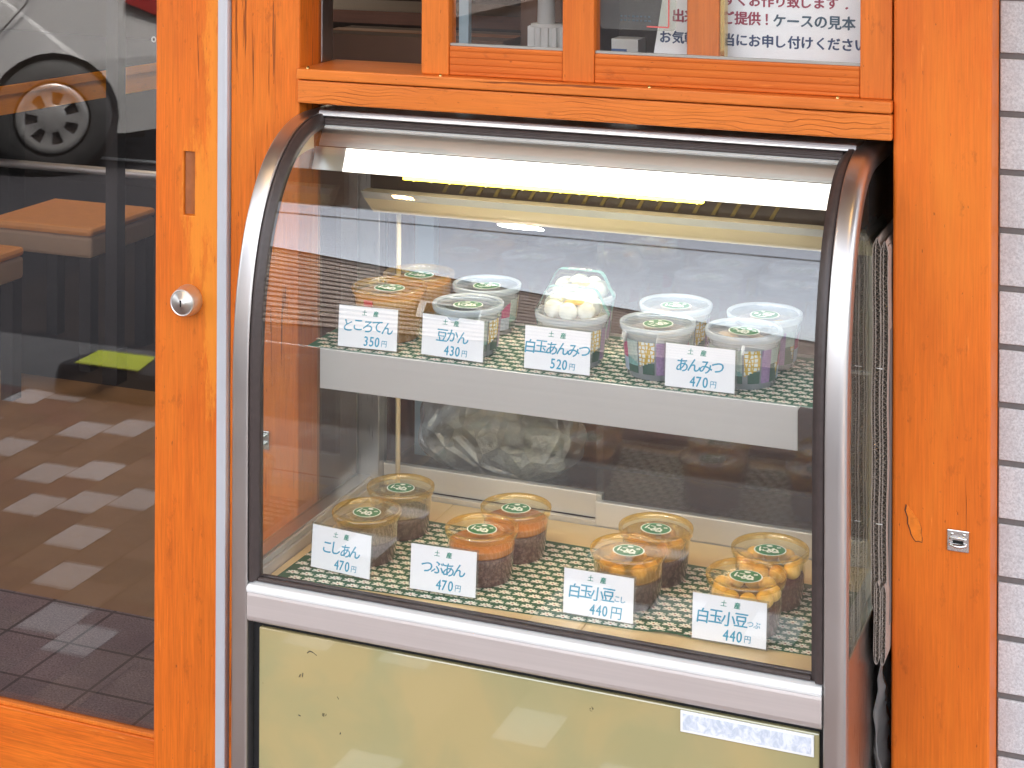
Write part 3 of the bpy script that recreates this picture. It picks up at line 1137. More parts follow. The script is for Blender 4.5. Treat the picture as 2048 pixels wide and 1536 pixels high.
# front glass: a real curved sheet 5 mm thick
g = MB()
ts = [0.492 - ZC, -0.15, -0.05] + [q for q in CURVE if q < 0.93]
vs, fs = [], []
for tt in ts:
    (ya, za), (yb, zb) = prof_pt(tt, 0.0125), prof_pt(tt, 0.0175)
    vs += [(0.0365, ya, za), (0.8560, ya, za), (0.8560, yb, zb), (0.0365, yb, zb)]
for i in range(len(ts) - 1):
    for k in range(4):
        fs.append((i * 4 + k, i * 4 + (k + 1) % 4, (i + 1) * 4 + (k + 1) % 4, (i + 1) * 4 + k))
g.add(vs, fs, 0, True)
L = len(vs)
g.add(vs[:4], [(0, 1, 2, 3)])
g.add(vs[-4:], [(0, 1, 2, 3)])
fg = g.build('front_glass', 'front_glass', case)
es = fg.modifiers.new('edges', 'EDGE_SPLIT')
es.split_angle = R(40)
# side panes
for x0, x1 in ((0.0045, 0.0090), (0.8868, 0.8905)):
    g = MB()
    poly = [prof_pt(0.513 - ZC, 0.0265)] + [prof_pt(q, 0.0265) for q in CURVE] + [(0.198, 1.1135), (0.198, 0.513)]
    g.prism_x(poly, x0, x1)
    g.build('side_glass', 'side_glass', case)

# top rail, seal and lip
g = MB()
prof = [(0.050, 1.126), (-0.006, 1.126)]
for k in range(9):
    a = math.pi / 2 * k / 8
    prof.append((-0.008 - 0.014 * math.sin(a) + 0.0, 1.1275 + 0.0 + 0.0 + 0.015 * (1 - math.cos(a)) if False else 1.1265 + 0.0))
prof = [(0.090, 1.1340), (0.0150, 1.1330), (0.0118, 1.1342), (0.0122, 1.1365), (0.0160, 1.1432), (0.0190, 1.1442), (0.090, 1.1442)]
g.prism_x(prof, 0.0296, 0.8647)
g.build('top_rail', 'hood_steel', case, bevel=0.0012)
g = MB()
g.prism_x([(0.0160, 1.1327), (0.040, 1.1327), (0.040, 1.1212), (0.0085, 1.1212), (0.0062, 1.1228), (0.0066, 1.1262), (0.0088, 1.1268), (0.0082, 1.1300), (0.0105, 1.1320)], 0.0434, 0.8473)
g.build('top_gasket', 'gasket_rubber', case, bevel=0.0008)
g = MB()
g.prism_x([(0.0085, 1.1210), (0.040, 1.1210), (0.040, 1.1158), (0.0060, 1.1158), (0.0045, 1.1182)], 0.0434, 0.8473)
g.build('top_lip', 'white_metal', case, bevel=0.001)
# hood: upper sloping sheet and bright front fascia
g = MB()
g.prism_x([(0.0480, 1.0815), (0.0640, 1.1090), (0.0660, 1.1090), (0.0500, 1.0805)], 0.012, 0.884)
g.build('hood_sheet', 'steel_plate', case)
fas = [(0.0320, 1.0465), (0.0465, 1.0800), (0.0490, 1.0790), (0.0345, 1.0455)]
g = MB()
g.prism_x(fas, 0.062, 0.872)
g.build('lamp_cover', 'lamp_cover', case)
g = MB()
g.prism_x(fas, 0.008, 0.0618)
g.build('lamp_end_cap', 'hood_steel', case)
g = MB()
g.box(0.010, 0.886, 0.0455, 0.235, 1.1095, 1.1125)
g.build('case_roof', 'steel_plate', case)
# lamp under the hood
lamp = MB()
lamp.box(0.165, 0.640, 0.0350, 0.0460, 1.0403, 1.0442)
lo = lamp.build('lamp_strip', 'led', case)
for k in range(16):
    g = MB()
    x = 0.18 + k * 0.030
    g.box(x, x + 0.0022, 0.0375, 0.0440, 1.0384, 1.0402)
    g.build('lamp_clip', 'led_chip', lo)
g = MB()
g.box(0.120, 0.780, 0.060, 0.092, 1.0412, 1.0442)
g.build('hood_fill_light', 'fill_white', case)  # hidden emitter added to throw more light down on the upper shelf
g = MB()
g.box(0.045, 0.86, 0.0370, 0.13, 1.0443, 1.0500)
g.build('lamp_housing', 'case_dark', case)
# cream shade along the rear top rail
g = MB()
vs = [(0.034, 0.150, 0.9925), (0.0405, 0.1515, 0.9815), (0.0485, 0.170, 0.9560), (0.0485, 0.178, 0.9560), (0.034, 0.178, 0.9925),
      (0.872, 0.150, 0.9925), (0.872, 0.1515, 0.9815), (0.872, 0.170, 0.9560), (0.872, 0.178, 0.9560), (0.872, 0.178, 0.9925)]
g.add(vs, [(0, 1, 6, 5)], 1)
g.add(vs, [(1, 2, 7, 6), (2, 3, 8, 7), (3, 4, 9, 8), (4, 0, 5, 9), (0, 4, 3, 2, 1), (5, 6, 7, 8, 9)], 0)
g.build('lamp_shade', ['cream_enamel', 'grey_lip'], case)
g = MB()
g.box(0.030, 0.868, 0.196, 0.200, 0.957, 1.1090)
rtp = g.build('rear_top_panel', 'case_dark', case)
for k in range(19):
    x = 0.16 + k * 0.030
    g = MB()
    g.prism([(x, 0.992), (x + 0.006, 0.992), (x + 0.026, 1.026), (x + 0.020, 1.026)], 0.1935, 0.1958)
    g.build('lamp_streak', 'streak_gold', rtp)  # streaks of lamp light on the dark panel, modelled as gold bars
g = MB()
arcp = [prof_pt(q, 0.0265) for q in CURVE if q >= 0.30]
arcq = [prof_pt(q, 0.030 + 0.030 * min(1.0, (q - 0.30) / 0.5)) for q in CURVE if q >= 0.30]
g.prism_x(arcp + arcq[::-1], 0.0095, 0.0130)
g.build('corner_trim', 'cream_enamel', case)
g = MB()
g.prism_x([prof_pt(q, 0.0265) for q in CURVE if q >= 0.52] + [(0.198, 1.1135), (0.198, 1.000), (0.03, 1.000), (-0.03, 1.045)], 0.8830, 0.8862)
g.build('corner_plate', 'black_rubber', case)
# rear posts, doors
for x0, x1 in ((0.003, 0.045), (0.850, 0.889)):
    g = MB()
    g.box(x0, x1, 0.2005, 0.232, 0.03, 1.1090)
    g.build('rear_post', 'steel_z', case, bevel=0.0015)
for (x0, x1, y0, zt, zl) in ((0.0455, 0.428, 0.2165, 0.5300, 0.4925), (0.422, 0.8495, 0.2025, 0.5235, 0.4855)):
    g = MB()
    g.box(x0, x1, y0, y0 + 0.0125, zl, zt)
    dr = g.build('rear_door', 'steel_plate', case, bevel=0.001)
    g = MB()
    g.box(x0, x1, y0 + 0.004, y0 + 0.0085, zt + 0.0001, 0.9565)
    g.build('pane', 'rear_glass', dr)
g = MB()
g.box(0.0455, 0.8495, 0.2025, 0.232, 0.4650, 0.4850)
g.box(0.0455, 0.4215, 0.2030, 0.2120, 0.4851, 0.4920)
g.build('rear_track', 'steel_plate', case)
g = MB()
g.tube([(0.082, 0.196, 0.487), (0.082, 0.196, 0.955)], 0.0042, 10)
g.build('shelf_rod', 'cream_enamel', case)
# floor boards
g = MB()
for x0, x1 in ((0.040, 0.1790), (0.1802, 0.5222), (0.5234, 0.8560)):
    g.box(x0, x1, -0.1805, 0.2015, 0.470, 0.4850)
g.build('floor_board', 'tan_board', case, bevel=0.001)
g = MB()
g.box(0.0095, 0.8860, -0.1700, 0.2300, 0.440, 0.4690)
g.build('base_deck', 'steel_plate', case)
for x0, x1 in ((0.0140, 0.0385), (0.8575, 0.8820)):
    g = MB()
    g.box(x0, x1, -0.168, 0.2000, 0.4691, 0.5000)
    g.box(x0 + 0.004, x1 - 0.004, -0.168, 0.2000, 0.5003, 0.5090)
    g.build('side_rail', 'steel_plate', case, bevel=0.001)
# bottom gasket, ledge and apron
g = MB()
g.prism_x([(-0.1735, 0.4915), (-0.1930, 0.4915), (-0.1935, 0.4945), (-0.1915, 0.4965), (-0.1885, 0.4968), (-0.1885, 0.4940), (-0.1800, 0.4940), (-0.1785, 0.4965), (-0.1735, 0.4955)], 0.0434, 0.8473)
g.build('bottom_gasket', 'gasket_rubber', case, bevel=0.0006)
g = MB()
g.prism_x([(-0.1700, 0.4910), (-0.2000, 0.4888), (-0.2035, 0.4870), (-0.2050, 0.4830), (-0.2040, 0.4790), (-0.2020, 0.4780), (-0.1700, 0.4780)], 0.0312, 0.8632)
g.build('ledge', 'white_metal', case, bevel=0.0006)
g = MB()
g.prism_x([(-0.1700, 0.4779), (-0.2022, 0.4779), (-0.2030, 0.4740), (-0.2030, 0.4440), (-0.2018, 0.4390), (-0.1985, 0.4355), (-0.1930, 0.4345), (-0.1700, 0.4345)], 0.0312, 0.8632, smooth=False)
g.build('apron', 'steel_x', case, bevel=0.0008)
# base panel
g = MB()
g.box(0.0300, 0.8640, -0.1800, -0.1760, 0.030, 0.4344)
g.build('panel_seal', 'black_rubber', case)
g = MB()
g.box(0.0430, 0.8580, -0.1880, -0.1801, 0.030, 0.4240)
bp_ = g.build('base_panel', 'base_enamel', case, bevel=0.002)
g = MB()
for x0, x1 in ((0.002, 0.0300), (0.8640, 0.8920)):
    g = MB()
    g.box(x0, x1, -0.1735, 0.232, 0.030, 0.5120)
    g.build('side_panel', 'steel_z', case, bevel=0.001)
g = MB()
g.box(0.002, 0.892, 0.2325, 0.236, 0.030, 0.4645)
g.build('rear_panel', 'steel_z', case)
for (pts_, w_) in (([(0.122, 0.3995), (0.126, 0.4030), (0.131, 0.4020)], 0.0007), ([(0.131, 0.4020), (0.137, 0.3985)], 0.0004),
                  ([(0.1150, 0.3700), (0.1142, 0.3640)], 0.0006), ([(0.1105, 0.3670), (0.1085, 0.3625)], 0.0005), ([(0.1120, 0.3680), (0.1100, 0.3630)], 0.0003),
                  ([(0.1080, 0.3085), (0.1115, 0.3075)], 0.0007), ([(0.1760, 0.2960), (0.1745, 0.2935)], 0.0007), ([(0.1700, 0.3460), (0.1725, 0.3425)], 0.0004)):
    g = MB()
    g.tube([(x, -0.1880, z) for x, z in pts_], w_, 6)
    g.build('scuff', 'black_rubber', bp_)
# maker's plate, its print bleached away
g = MB()
g.box(0.675, 0.8515, -0.1905, -0.1881, 0.3935, 0.4215, 0)
pl = g.build('name_plate', 'white_metal', case, bevel=0.0008)
g = MB()
g.box(0.6785, 0.848, -0.1910, -0.1906, 0.3970, 0.4180, 0)
g.build('faded_print', 'faded_print', pl)
# middle shelf
SZ = 0.7965
g = MB()
g.box(0.0765, 0.8005, -0.0625, 0.185, SZ - 0.006, SZ)
sh = g.build('shelf', 'steel_plate', case, bevel=0.0008)
g = MB()
g.box(0.0755, 0.8015, -0.0655, -0.0630, SZ - 0.0585, SZ + 0.0012)
g.build('shelf_front', 'steel_plate', sh, bevel=0.0007)
g = MB()
g.box(0.110, 0.770, -0.055, -0.040, SZ - 0.0125, SZ - 0.0065)
g.build('shelf_fill_light', 'fill_warm', sh)  # unseen strip, added to brighten cups and mat on the case floor
for x in (0.0585, 0.8180):
    g = MB()
    g.box(x - 0.016, x + 0.016, 0.150, 0.158, SZ - 0.010, SZ - 0.0065)
    g.box(x - 0.034 if x < 0.4 else x + 0.016, x - 0.016 if x < 0.4 else x + 0.060, 0.150, 0.158, SZ - 0.010, SZ - 0.0065)
    g.build('shelf_bracket', 'steel_z', sh)

# ------------------------------------------------------------------ patterned mats
def mat_mesh(poly, z, name, label, loc):
    P = [Vector((x, y)) for x, y in poly]

    def inside(p):
        s = None
        for i in range(len(P)):
            a, b2 = P[i], P[(i + 1) % len(P)]
            c = (b2 - a).cross(p - a)
            if s is None:
                s = c > 0
            elif (c > 0) != s:
                return False
        return True
    mb = MB()
    n = len(P)
    N = 40
    # top sheet as a fine strip so that it can lift a little along the front edge
    vs, fs = [], []
    fl_, fr_, br, bl = P
    for i in range(N + 1):
        a = fl_.lerp(fr_, i / N)
        c = bl.lerp(br, i / N)
        lift = 0.0035 * math.exp(-((i / N - 0.735) / 0.025) ** 2) if name.endswith('mat') and z < 0.6 else 0.0
        lift += 0.0008 * (1 + math.sin(i * 0.9)) * 0.5
        vs += [(a.x, a.y, z + 0.0012 + lift), (c.x, c.y, z + 0.0016), (a.x, a.y, z + 0.0002 + lift * 0.9), (c.x, c.y, z + 0.0002)]
    for i in range(N):
        o, q = i * 4, (i + 1) * 4
        fs += [(o, q, q + 1, o + 1), (o + 2, o + 3, q + 3, q + 2), (o, o + 2, q + 2, q), (o + 1, q + 1, q + 3, o + 3)]
    fs += [(0, 1, 3, 2), (N * 4, N * 4 + 2, N * 4 + 3, N * 4 + 1)]
    mb.add(vs, fs, 0)
    ex = (fr_ - fl_).normalized()
    ey = Vector((-ex.y, ex.x))
    DXm, DYm = 0.0226, 0.0165
    for r in range(-3, 24):
        for c in range(-2, 44):
            o = fl_ + ex * (c * DXm + (DXm / 2 if r % 2 else 0) + 0.006) + ey * (r * DYm + 0.0046)
            if not all(inside(o + ex * dx + ey * dy) for dx in (-0.007, 0.007) for dy in (-0.0040, 0.006)):
                continue
            zz = z + 0.0026
            ff = (c * DXm) / (fr_ - fl_).length
            zz += (0.0046 * math.exp(-((ff - 0.735) / 0.040) ** 2) * max(0, 1 - r * DYm / 0.26)) if z < 0.6 else 0.0
            # a spray of seven petals over a short stalk
            for k, (deg, ln) in enumerate(((-14, 0.0098), (20, 0.0096), (56, 0.0078), (90, 0.0072), (124, 0.0078), (160, 0.0096), (194, 0.0098))):
                ang = R(deg) + random.uniform(-0.08, 0.08)
                d = ex * math.cos(ang) + ey * math.sin(ang)
                w = ex * -math.sin(ang) + ey * math.cos(ang)
                wd = 0.0016
                b0 = o + d * 0.0006 - ey * 0.002
                q = [b0 - w * 0.0007, b0 + d * ln * 0.55 - w * wd, b0 + d * ln * 0.9 - w * wd * 0.8, b0 + d * ln,
                     b0 + d * ln * 0.9 + w * wd * 0.8, b0 + d * ln * 0.55 + w * wd, b0 + w * 0.0007]
                mb.add([(p.x, p.y, zz + 0.00001 * k) for p in q], [list(range(7))], 1)
            q = [o - ey * 0.0058 - ex * 0.0022, o - ey * 0.0058 + ex * 0.0022, o + ex * 0.0012 - ey * 0.001, o - ex * 0.0012 - ey * 0.001]
            mb.add([(p.x, p.y, zz - 0.0001) for p in q], [(0, 1, 2, 3)], 1)
            q = [o + ex * 0.0019 * math.cos(a) + ey * (0.0015 * math.sin(a) - 0.0008) for a in [k * math.pi / 3 for k in range(6)]]
            mb.add([(p.x, p.y, zz + 0.0002) for p in q], [list(range(6))], 2)
    off = Vector(loc)
    mb.v = [tuple(Vector(p) - off) for p in mb.v]
    o = mb.build(name, ['mat_green', 'mat_cream', 'mat_red'], None, fix=False)
    o.location = loc
    tag(o, label, 'mat')
    return o


mat_mesh([(0.054, -0.1575), (0.8480, -0.1090), (0.8560, 0.108), (0.060, 0.121)], 0.4850, 'patterned_mat',
         'green mat with cream flower sprays on the case floor', (0.45, 0.0, 0.485))
mat_mesh([(0.052, -0.0600), (0.8230, -0.0600), (0.8230, 0.165), (0.044, 0.165)], SZ, 'patterned_mat',
         'green flowered mat on the upper shelf of the case', (0.45, 0.05, SZ))
LZ = 0.4866
UZ = SZ + 0.0018

# ------------------------------------------------------------------ dessert cups (built at the origin)
H = 0.072
RT, RB = 0.0515, 0.0440


def rad(z):
    return RB + (RT - RB) * z / H


def sticker(par, z):
    g = MB()
    n = 36
    for (sx, sy, mi, dz) in ((0.0225, 0.0205, 1, 0.0), (0.0207, 0.0188, 0, 0.0003)):
        vs = [(sx * math.cos(2 * math.pi * k / n), sy * math.sin(2 * math.pi * k / n), z + dz) for k in range(n)]
        g.add(vs, [list(range(n))], mi)
    text_geo(g, [('に', -0.0088, 0.000, 0.0185, 1, 0.85, 0.03), ('ぬ', 0.0040, -0.0035, 0.0195, 1, 0.95, 0.045), ('°', 0.0118, 0.0075, 0.018, 1, 1.0, 0.03)],
             'XY', z + 0.0006)
    vs = [(-0.001 + 0.0045 * math.cos(2 * math.pi * k / 12), 0.0125 + 0.0030 * math.sin(2 * math.pi * k / 12), z + 0.0006) for k in range(12)]
    g.add(vs, [list(range(12))], 1)
    return g.build('sticker', ['sticker_green', 'sticker_white'], par, fix=False)


def shell(par, body, rim, lidm, name='cup_body'):
    g = MB()
    g.lathe([(0.0, 0.0006), (RB - 0.003, 0.0004), (RB, 0.003), (rad(H * 0.5), H * 0.5), (rad(H - 0.010), H - 0.010), (RT + 0.0008, H - 0.008), (RT + 0.001, H - 0.001)], 56)
    g.build('cup_body', body, par, fix=False)
    g = MB()
    g.lathe([(RT + 0.0012, H - 0.0075), (RT + 0.0022, H - 0.0070), (RT + 0.0026, H - 0.0015), (RT + 0.0024, H + 0.0012), (RT + 0.0010, H + 0.0020),
             (RT - 0.0020, H + 0.0015), (RT - 0.0036, H - 0.0010)], 64, 1)
    g.lathe([(RT - 0.0036, H - 0.0010), (RT - 0.0046, H - 0.0030), (0.030, H - 0.0034), (0.0, H - 0.0035)], 64, 0)
    lid = g.build('lid', [lidm, rim], par, fix=False)
    sticker(lid, H - 0.0024)
    return lid


def content(par, name, mat, z0, z1, bumpy=0.0, k=0.985, seg=48):
    g = MB()
    prof = [(0.0, z0), (rad(z0) * k - 0.002, z0), (rad(z0) * k, z0 + 0.002)]
    for i in range(1, 5):
        z = z0 + (z1 - z0) * i / 5
        prof.append((rad(z) * k, z))
    prof += [(rad(z1) * k, z1 - 0.001), (rad(z1) * k - 0.002, z1), (0.025, z1 + bumpy), (0.0, z1 + bumpy * 1.4)]
    g.lathe(prof, seg)
    return g.build(name, mat, par)


def balls(par, mat, n, r, ring, z, phase=0.0, extra=(), name='dumpling'):
    for k in range(n):
        a = 2 * math.pi * k / n + phase
        g = MB()
        c = (ring * math.cos(a), ring * math.sin(a), z)
        g.sphere(c, r, 18, 12, 0, (1.0, 1.0, 0.93))
        g.build(name, mat, par)
    for (x, y, zz) in extra:
        g = MB()
        g.sphere((x, y, zz), r, 18, 12)
        g.build(name, mat, par)


def printed_band(par):
    """patchwork of old textile patterns printed round the cup"""
    cells = []
    g = MB()
    nA, nH = 120, 22
    z0, z1 = 0.010, 0.0555
    mats = ['print_gold', 'print_purple', 'print_pale', 'print_dark', 'print_magenta', 'print_blue', 'print_teal']
    for i in range(nA):
        for j in range(nH):
            a = (i + 0.5) / nA
            h = (j + 0.5) / nH
            u = (a * 3) % 1.0            # the print repeats three times round the cup
            if u < 0.16:
                mi = 1
            elif u < 0.175:
                continue
            elif u < 0.40:
                lim = 0.10 + (0.40 - u) * 0.9
                if h > lim + 0.03 + 0.10:
                    mi = 0
                elif h < 0.36 and u < 0.34:
                    mi = 3
                elif h < 0.42:
                    continue
                else:
                    mi = 0
            elif u < 0.42:
                continue
            elif u < 0.62:
                mi = 2 if h > 0.30 + (u - 0.42) else 6
                if h < 0.22:
                    mi = 3
            elif u < 0.635:
                continue
            elif u < 0.80:
                if h > 0.92 - (u - 0.635) * 1.4:
                    continue
                mi = 4 if h > 0.42 else 5
            elif u < 0.815:
                continue
            else:
                mi = 2 if h > 0.55 else (3 if (u - 0.815) / 0.185 > h else 0)
            aa, ab = -2 * math.pi * i / nA, -2 * math.pi * (i + 1) / nA
            za, zb = z0 + (z1 - z0) * j / nH, z0 + (z1 - z0) * (j + 1) / nH
            ra, rb = rad(za) + 0.0004, rad(zb) + 0.0004
            g.add([(ra * math.cos(aa), ra * math.sin(aa), za), (ra * math.cos(ab), ra * math.sin(ab), za),
                   (rb * math.cos(ab), rb * math.sin(ab), zb), (rb * math.cos(aa), rb * math.sin(aa), zb)], [(0, 1, 2, 3)], mi, True)
    g.build('printed_band', mats, par, fix=False)


def place(o, x, y, z, rot, label, scale=1.0):
    o.location = (x, y, z)
    o.rotation_euler = (0, 0, R(rot))
    o.scale = (scale, scale, scale)
    o['label'] = label
    return o


GL, GU = 'clear amber dessert cups on the case floor', 'white printed dessert cups on the upper shelf'


def pair(proto, spots):
    for i, (x, y, z, rot, label, sc) in enumerate(spots):
        o = proto if i == 0 else copy_tree(proto)
        place(o, x, y, z, rot, label, sc)


# smooth bean paste
p = thing('dessert_cup', '', 'dessert cup', (0, 0, 0), GL)
content(p, 'bean_paste', 'bean_smooth', 0.001, 0.034)
content(p, 'syrup', 'syrup_pale', 0.0345, 0.056, k=0.98)
shell(p, 'cup_clear', 'rim_amber', 'lid_amber')
pair(p, [(0.145, -0.045, LZ, -8, 'clear cup of smooth bean paste behind the こしあん price card', 0.97),
         (0.150, 0.063, LZ, 4, 'cup with dark bean layer at rear left of the case floor', 0.98)])
# coarse bean paste
p = thing('dessert_cup', '', 'dessert cup', (0, 0, 0), GL)
content(p, 'bean_paste', 'bean_coarse', 0.001, 0.041)
content(p, 'syrup', 'liquid_orange', 0.0413, 0.0530, k=0.982)
shell(p, 'cup_clear', 'rim_amber', 'lid_amber')
pair(p, [(0.332, -0.045, LZ, 0, 'cup with orange syrup over beans behind the つぶあん price card', 1.0),
         (0.348, 0.050, LZ, 7, 'second cup of coarse beans, standing behind the つぶあん cup', 0.995)])
# dumplings hidden in gold jelly over dark paste
p = thing('dessert_cup', '', 'dessert cup', (0, 0, 0), GL)
content(p, 'bean_paste', 'bean_dark', 0.001, 0.038)
content(p, 'jelly', 'syrup_gold', 0.0385, 0.0625, k=0.98)
balls(p, 'dango_amber', 6, 0.0110, 0.030, 0.0500, 0.3)
shell(p, 'cup_clear', 'rim_amber', 'lid_amber')
pair(p, [(0.555, -0.040, LZ, 0, 'golden jelly cup behind the 白玉小豆こし price card', 1.012),
         (0.568, 0.050, LZ, -9, 'golden topped cup of dark paste behind the front jelly cup', 1.015)])
# ring of dumplings over red beans
p = thing('dessert_cup', '', 'dessert cup', (0, 0, 0), GL)
content(p, 'bean_paste', 'bean_red', 0.001, 0.038)
balls(p, 'dango_amber', 9, 0.0122, 0.0352, 0.0505, 0.15)
shell(p, 'cup_clear', 'rim_amber', 'lid_amber')
pair(p, [(0.731, -0.064, LZ, 0, 'cup ringed with amber dumplings behind the 白玉小豆つぶ price card', 1.015),
         (0.741, 0.036, LZ, 12, 'rear right cup ringed with amber dumplings over red beans', 1.02)])

# ---- upper shelf
# amber jelly noodles in a clear cup
p = thing('dessert_cup', '', 'dessert cup', (0, 0, 0), 'clear cups of amber jelly noodles')
content(p, 'jelly_noodles', 'liquid_amber', 0.001, 0.062)
g = MB()
g.add([(-0.016, -0.0485, 0.045), (-0.002, -0.0505, 0.045), (-0.002, -0.0520, 0.062), (-0.016, -0.0500, 0.062),
       (-0.016, -0.0470, 0.045), (-0.002, -0.0490, 0.045), (-0.002, -0.0505, 0.062), (-0.016, -0.0485, 0.062)],
      [(0, 1, 2, 3), (4, 7, 6, 5), (0, 4, 5, 1), (1, 5, 6, 2), (2, 6, 7, 3), (3, 7, 4, 0)])
g.build('sachet', 'red_sachet', p)
shell(p, 'lid_amber', 'rim_amber', 'lid_amber')
pair(p, [(0.145, 0.030, UZ, 0, 'clear cup of amber jelly noodles behind the ところてん price card', 1.08),
         (0.150, 0.128, UZ, 6, 'amber noodle cup at the back left of the upper shelf', 1.06)])
# black beans in printed cup
p = thing('dessert_cup', '', 'dessert cup', (0, 0, 0), GU)
content(p, 'beans', 'black_beans', 0.006, 0.060, 0.001, k=0.94)
printed_band(p)
shell(p, 'cup_frost', 'rim_white', 'lid_frost')
pair(p, [(0.288, 0.004, UZ, 20, 'printed white cup of black beans behind the 豆かん price card', 1.0),
         (0.270, 0.121, UZ, 55, 'printed white cup of black beans behind the front bean cup', 1.0)])
# fruit jelly in printed cup
p = thing('dessert_cup', '', 'dessert cup', (0, 0, 0), GU)
content(p, 'jelly', 'brown_jelly', 0.006, 0.060, 0.001, k=0.93)
for (x, y, mm) in ((-0.020, -0.010, 'peach_slice'), (0.006, 0.014, 'peach_slice'), (-0.004, -0.022, 'orange_slice')):
    g = MB()
    g.sphere((x, y, 0.0615), 0.013, 16, 8, 0, (1.3, 0.7, 0.25))
    g.build('fruit_slice', mm, p)
printed_band(p)
shell(p, 'cup_frost', 'rim_white', 'lid_frost')
pair(p, [(0.707, 0.016, UZ, -28, 'printed cup with gold hexagons at right of the あんみつ price card', 1.025),
         (0.583, 0.007, UZ, 62, 'printed cup of brown jelly at left of the あんみつ price card', 1.02),
         (0.578, 0.115, UZ, 10, 'printed white cup at the back, left of the rear right one', 1.015),
         (0.714, 0.111, UZ, 80, 'printed white cup at the back right end of the upper shelf', 1.03)])
# white dumplings under a dome
p = thing('dessert_cup', '', 'dessert cup', (0, 0, 0), 'domed cups of white dumplings')
content(p, 'jelly', 'brown_jelly', 0.006, 0.060, 0.001, k=0.93)
printed_band(p)
g = MB()
g.lathe([(0.0, 0.0006), (RB - 0.003, 0.0004), (RB, 0.003), (rad(H * 0.5), H * 0.5), (rad(H - 0.010), H - 0.010), (RT + 0.0008, H - 0.008), (RT + 0.001, H - 0.001)], 56)
g.build('cup_body', 'cup_frost', p, fix=False)
g = MB()
g.lathe([(RT + 0.0012, H - 0.0075), (RT + 0.0024, H - 0.0065), (RT + 0.0028, H), (RT + 0.0010, H + 0.0025), (RT - 0.001, H + 0.0028)], 64, 1)
g.lathe([(RT - 0.001, H + 0.0028), (0.0465, H + 0.014), (0.0385, H + 0.030), (0.0345, H + 0.0345), (0.030, H + 0.036), (0.0, H + 0.0365)], 64, 0)
dm = g.build('dome_lid', ['dome_clear', 'rim_white'], p, fix=False)
balls(p, 'dango_white', 7, 0.0138, 0.0300, H + 0.0085, 0.25, [(0, 0, H + 0.017)])
g = MB()
# orange slices tucked between the dumplings
g.sphere((0.010, -0.018, H + 0.019), 0.012, 16, 8, 0, (1.5, 0.7, 0.25))
g.build('orange_slice', 'orange_slice', p)
# paper band laid over the dome
g = MB()
dome = [(0.0, H + 0.0372), (0.030, H + 0.0367), (0.0348, H + 0.0352), (0.0390, H + 0.0305), (0.0470, H + 0.0142), (RT + 0.0032, H + 0.001), (rad(0.05) + 0.001, 0.050)]
line = [(-r, z) for r, z in reversed(dome[1:])] + dome
vs, fs = [], []
for x, z in line:
    vs += [(x, -0.0075, z), (x, 0.0045, z)]
for i in range(len(line) - 1):
    fs.append((2 * i, 2 * i + 2, 2 * i + 3, 2 * i + 1))
g.add(vs, fs, 0)
text_geo(g, [('(にぬ°)', 0.000, -0.0015, 0.0125, 1, 1.0, 0.03)], 'XY', H + 0.0378)
g.build('paper_band', ['print_teal', 'sticker_white'], p, fix=False)
pair(p, [(0.451, 0.011, UZ, 6, 'domed cup of white dumplings behind the 白玉あんみつ price card', 1.015),
         (0.425, 0.121, UZ, 0, 'domed cup of white dumplings behind the other domed cup', 1.0)])

# ------------------------------------------------------------------ price cards
GC = 'price cards in clear sleeves'


def price_card(x, y, z, w, h, rot, title, price, name_w, label, small=None, yen=0.0105, tilt=5.0, dx=0.0):
    t = thing('price_card', label, 'price card', (0, 0, 0), GC)
    g = MB()
    g.box(-w / 2 + 0.0015, w / 2 - 0.0015, -0.0006, 0.0006, 0.0025, h - 0.0025)
    g.build('paper', 'paper', t)
    g = MB()
    g.box(-w / 2 - 0.0012, w / 2 + 0.0012, 0.0008, 0.0016, 0.0, h)
    g.box(-w / 2 - 0.0012, w / 2 + 0.0012, 0.0016, 0.030, 0.0, 0.0010)
    g.build('sleeve', 'sleeve_plastic', t)
    g = MB()
    n = len(title)
    items = [('土', -0.010 + dx, h * 0.835, 0.0088, 1, 1.0, 0.02), ('産', 0.0085 + dx, h * 0.825, 0.0088, 1, 1.0, 0.045)]
    tot = n
    cw = name_w / tot
    x0 = -name_w / 2 + cw / 2 - (0.010 if small else 0)
    for k, ch in enumerate(title):
        items.append((ch, x0 + k * cw, h * 0.535 + (0.0006 if k % 2 else -0.0006), 0.0205, 0, 0.98, 0.016))
    if small:
        for k, ch in enumerate(small):
            items.append((ch, name_w / 2 - 0.006 + k * 0.0088, h * 0.49, 0.0095, 0, 1.0, 0.02))
    pw = 0.0105
    for k, ch in enumerate(price):
        items.append((ch, 0.003 + dx + (k - 1) * 0.0092, h * 0.20, 0.0200, 0, 0.80, 0.016))
    items.append(('円', 0.003 + dx + 0.0205 + (yen - 0.0105) * 0.6, h * (0.175 if yen < 0.014 else 0.195), yen, 0, 0.95, 0.008))
    text_geo(g, items, 'XZ', -0.0008, shear=0.10)
    g.build('lettering', ['ink_teal', 'ink_green'], t, fix=False)
    t.location = (x, y, z)
    t.rotation_euler = (R(-tilt), 0, R(rot))
    return t


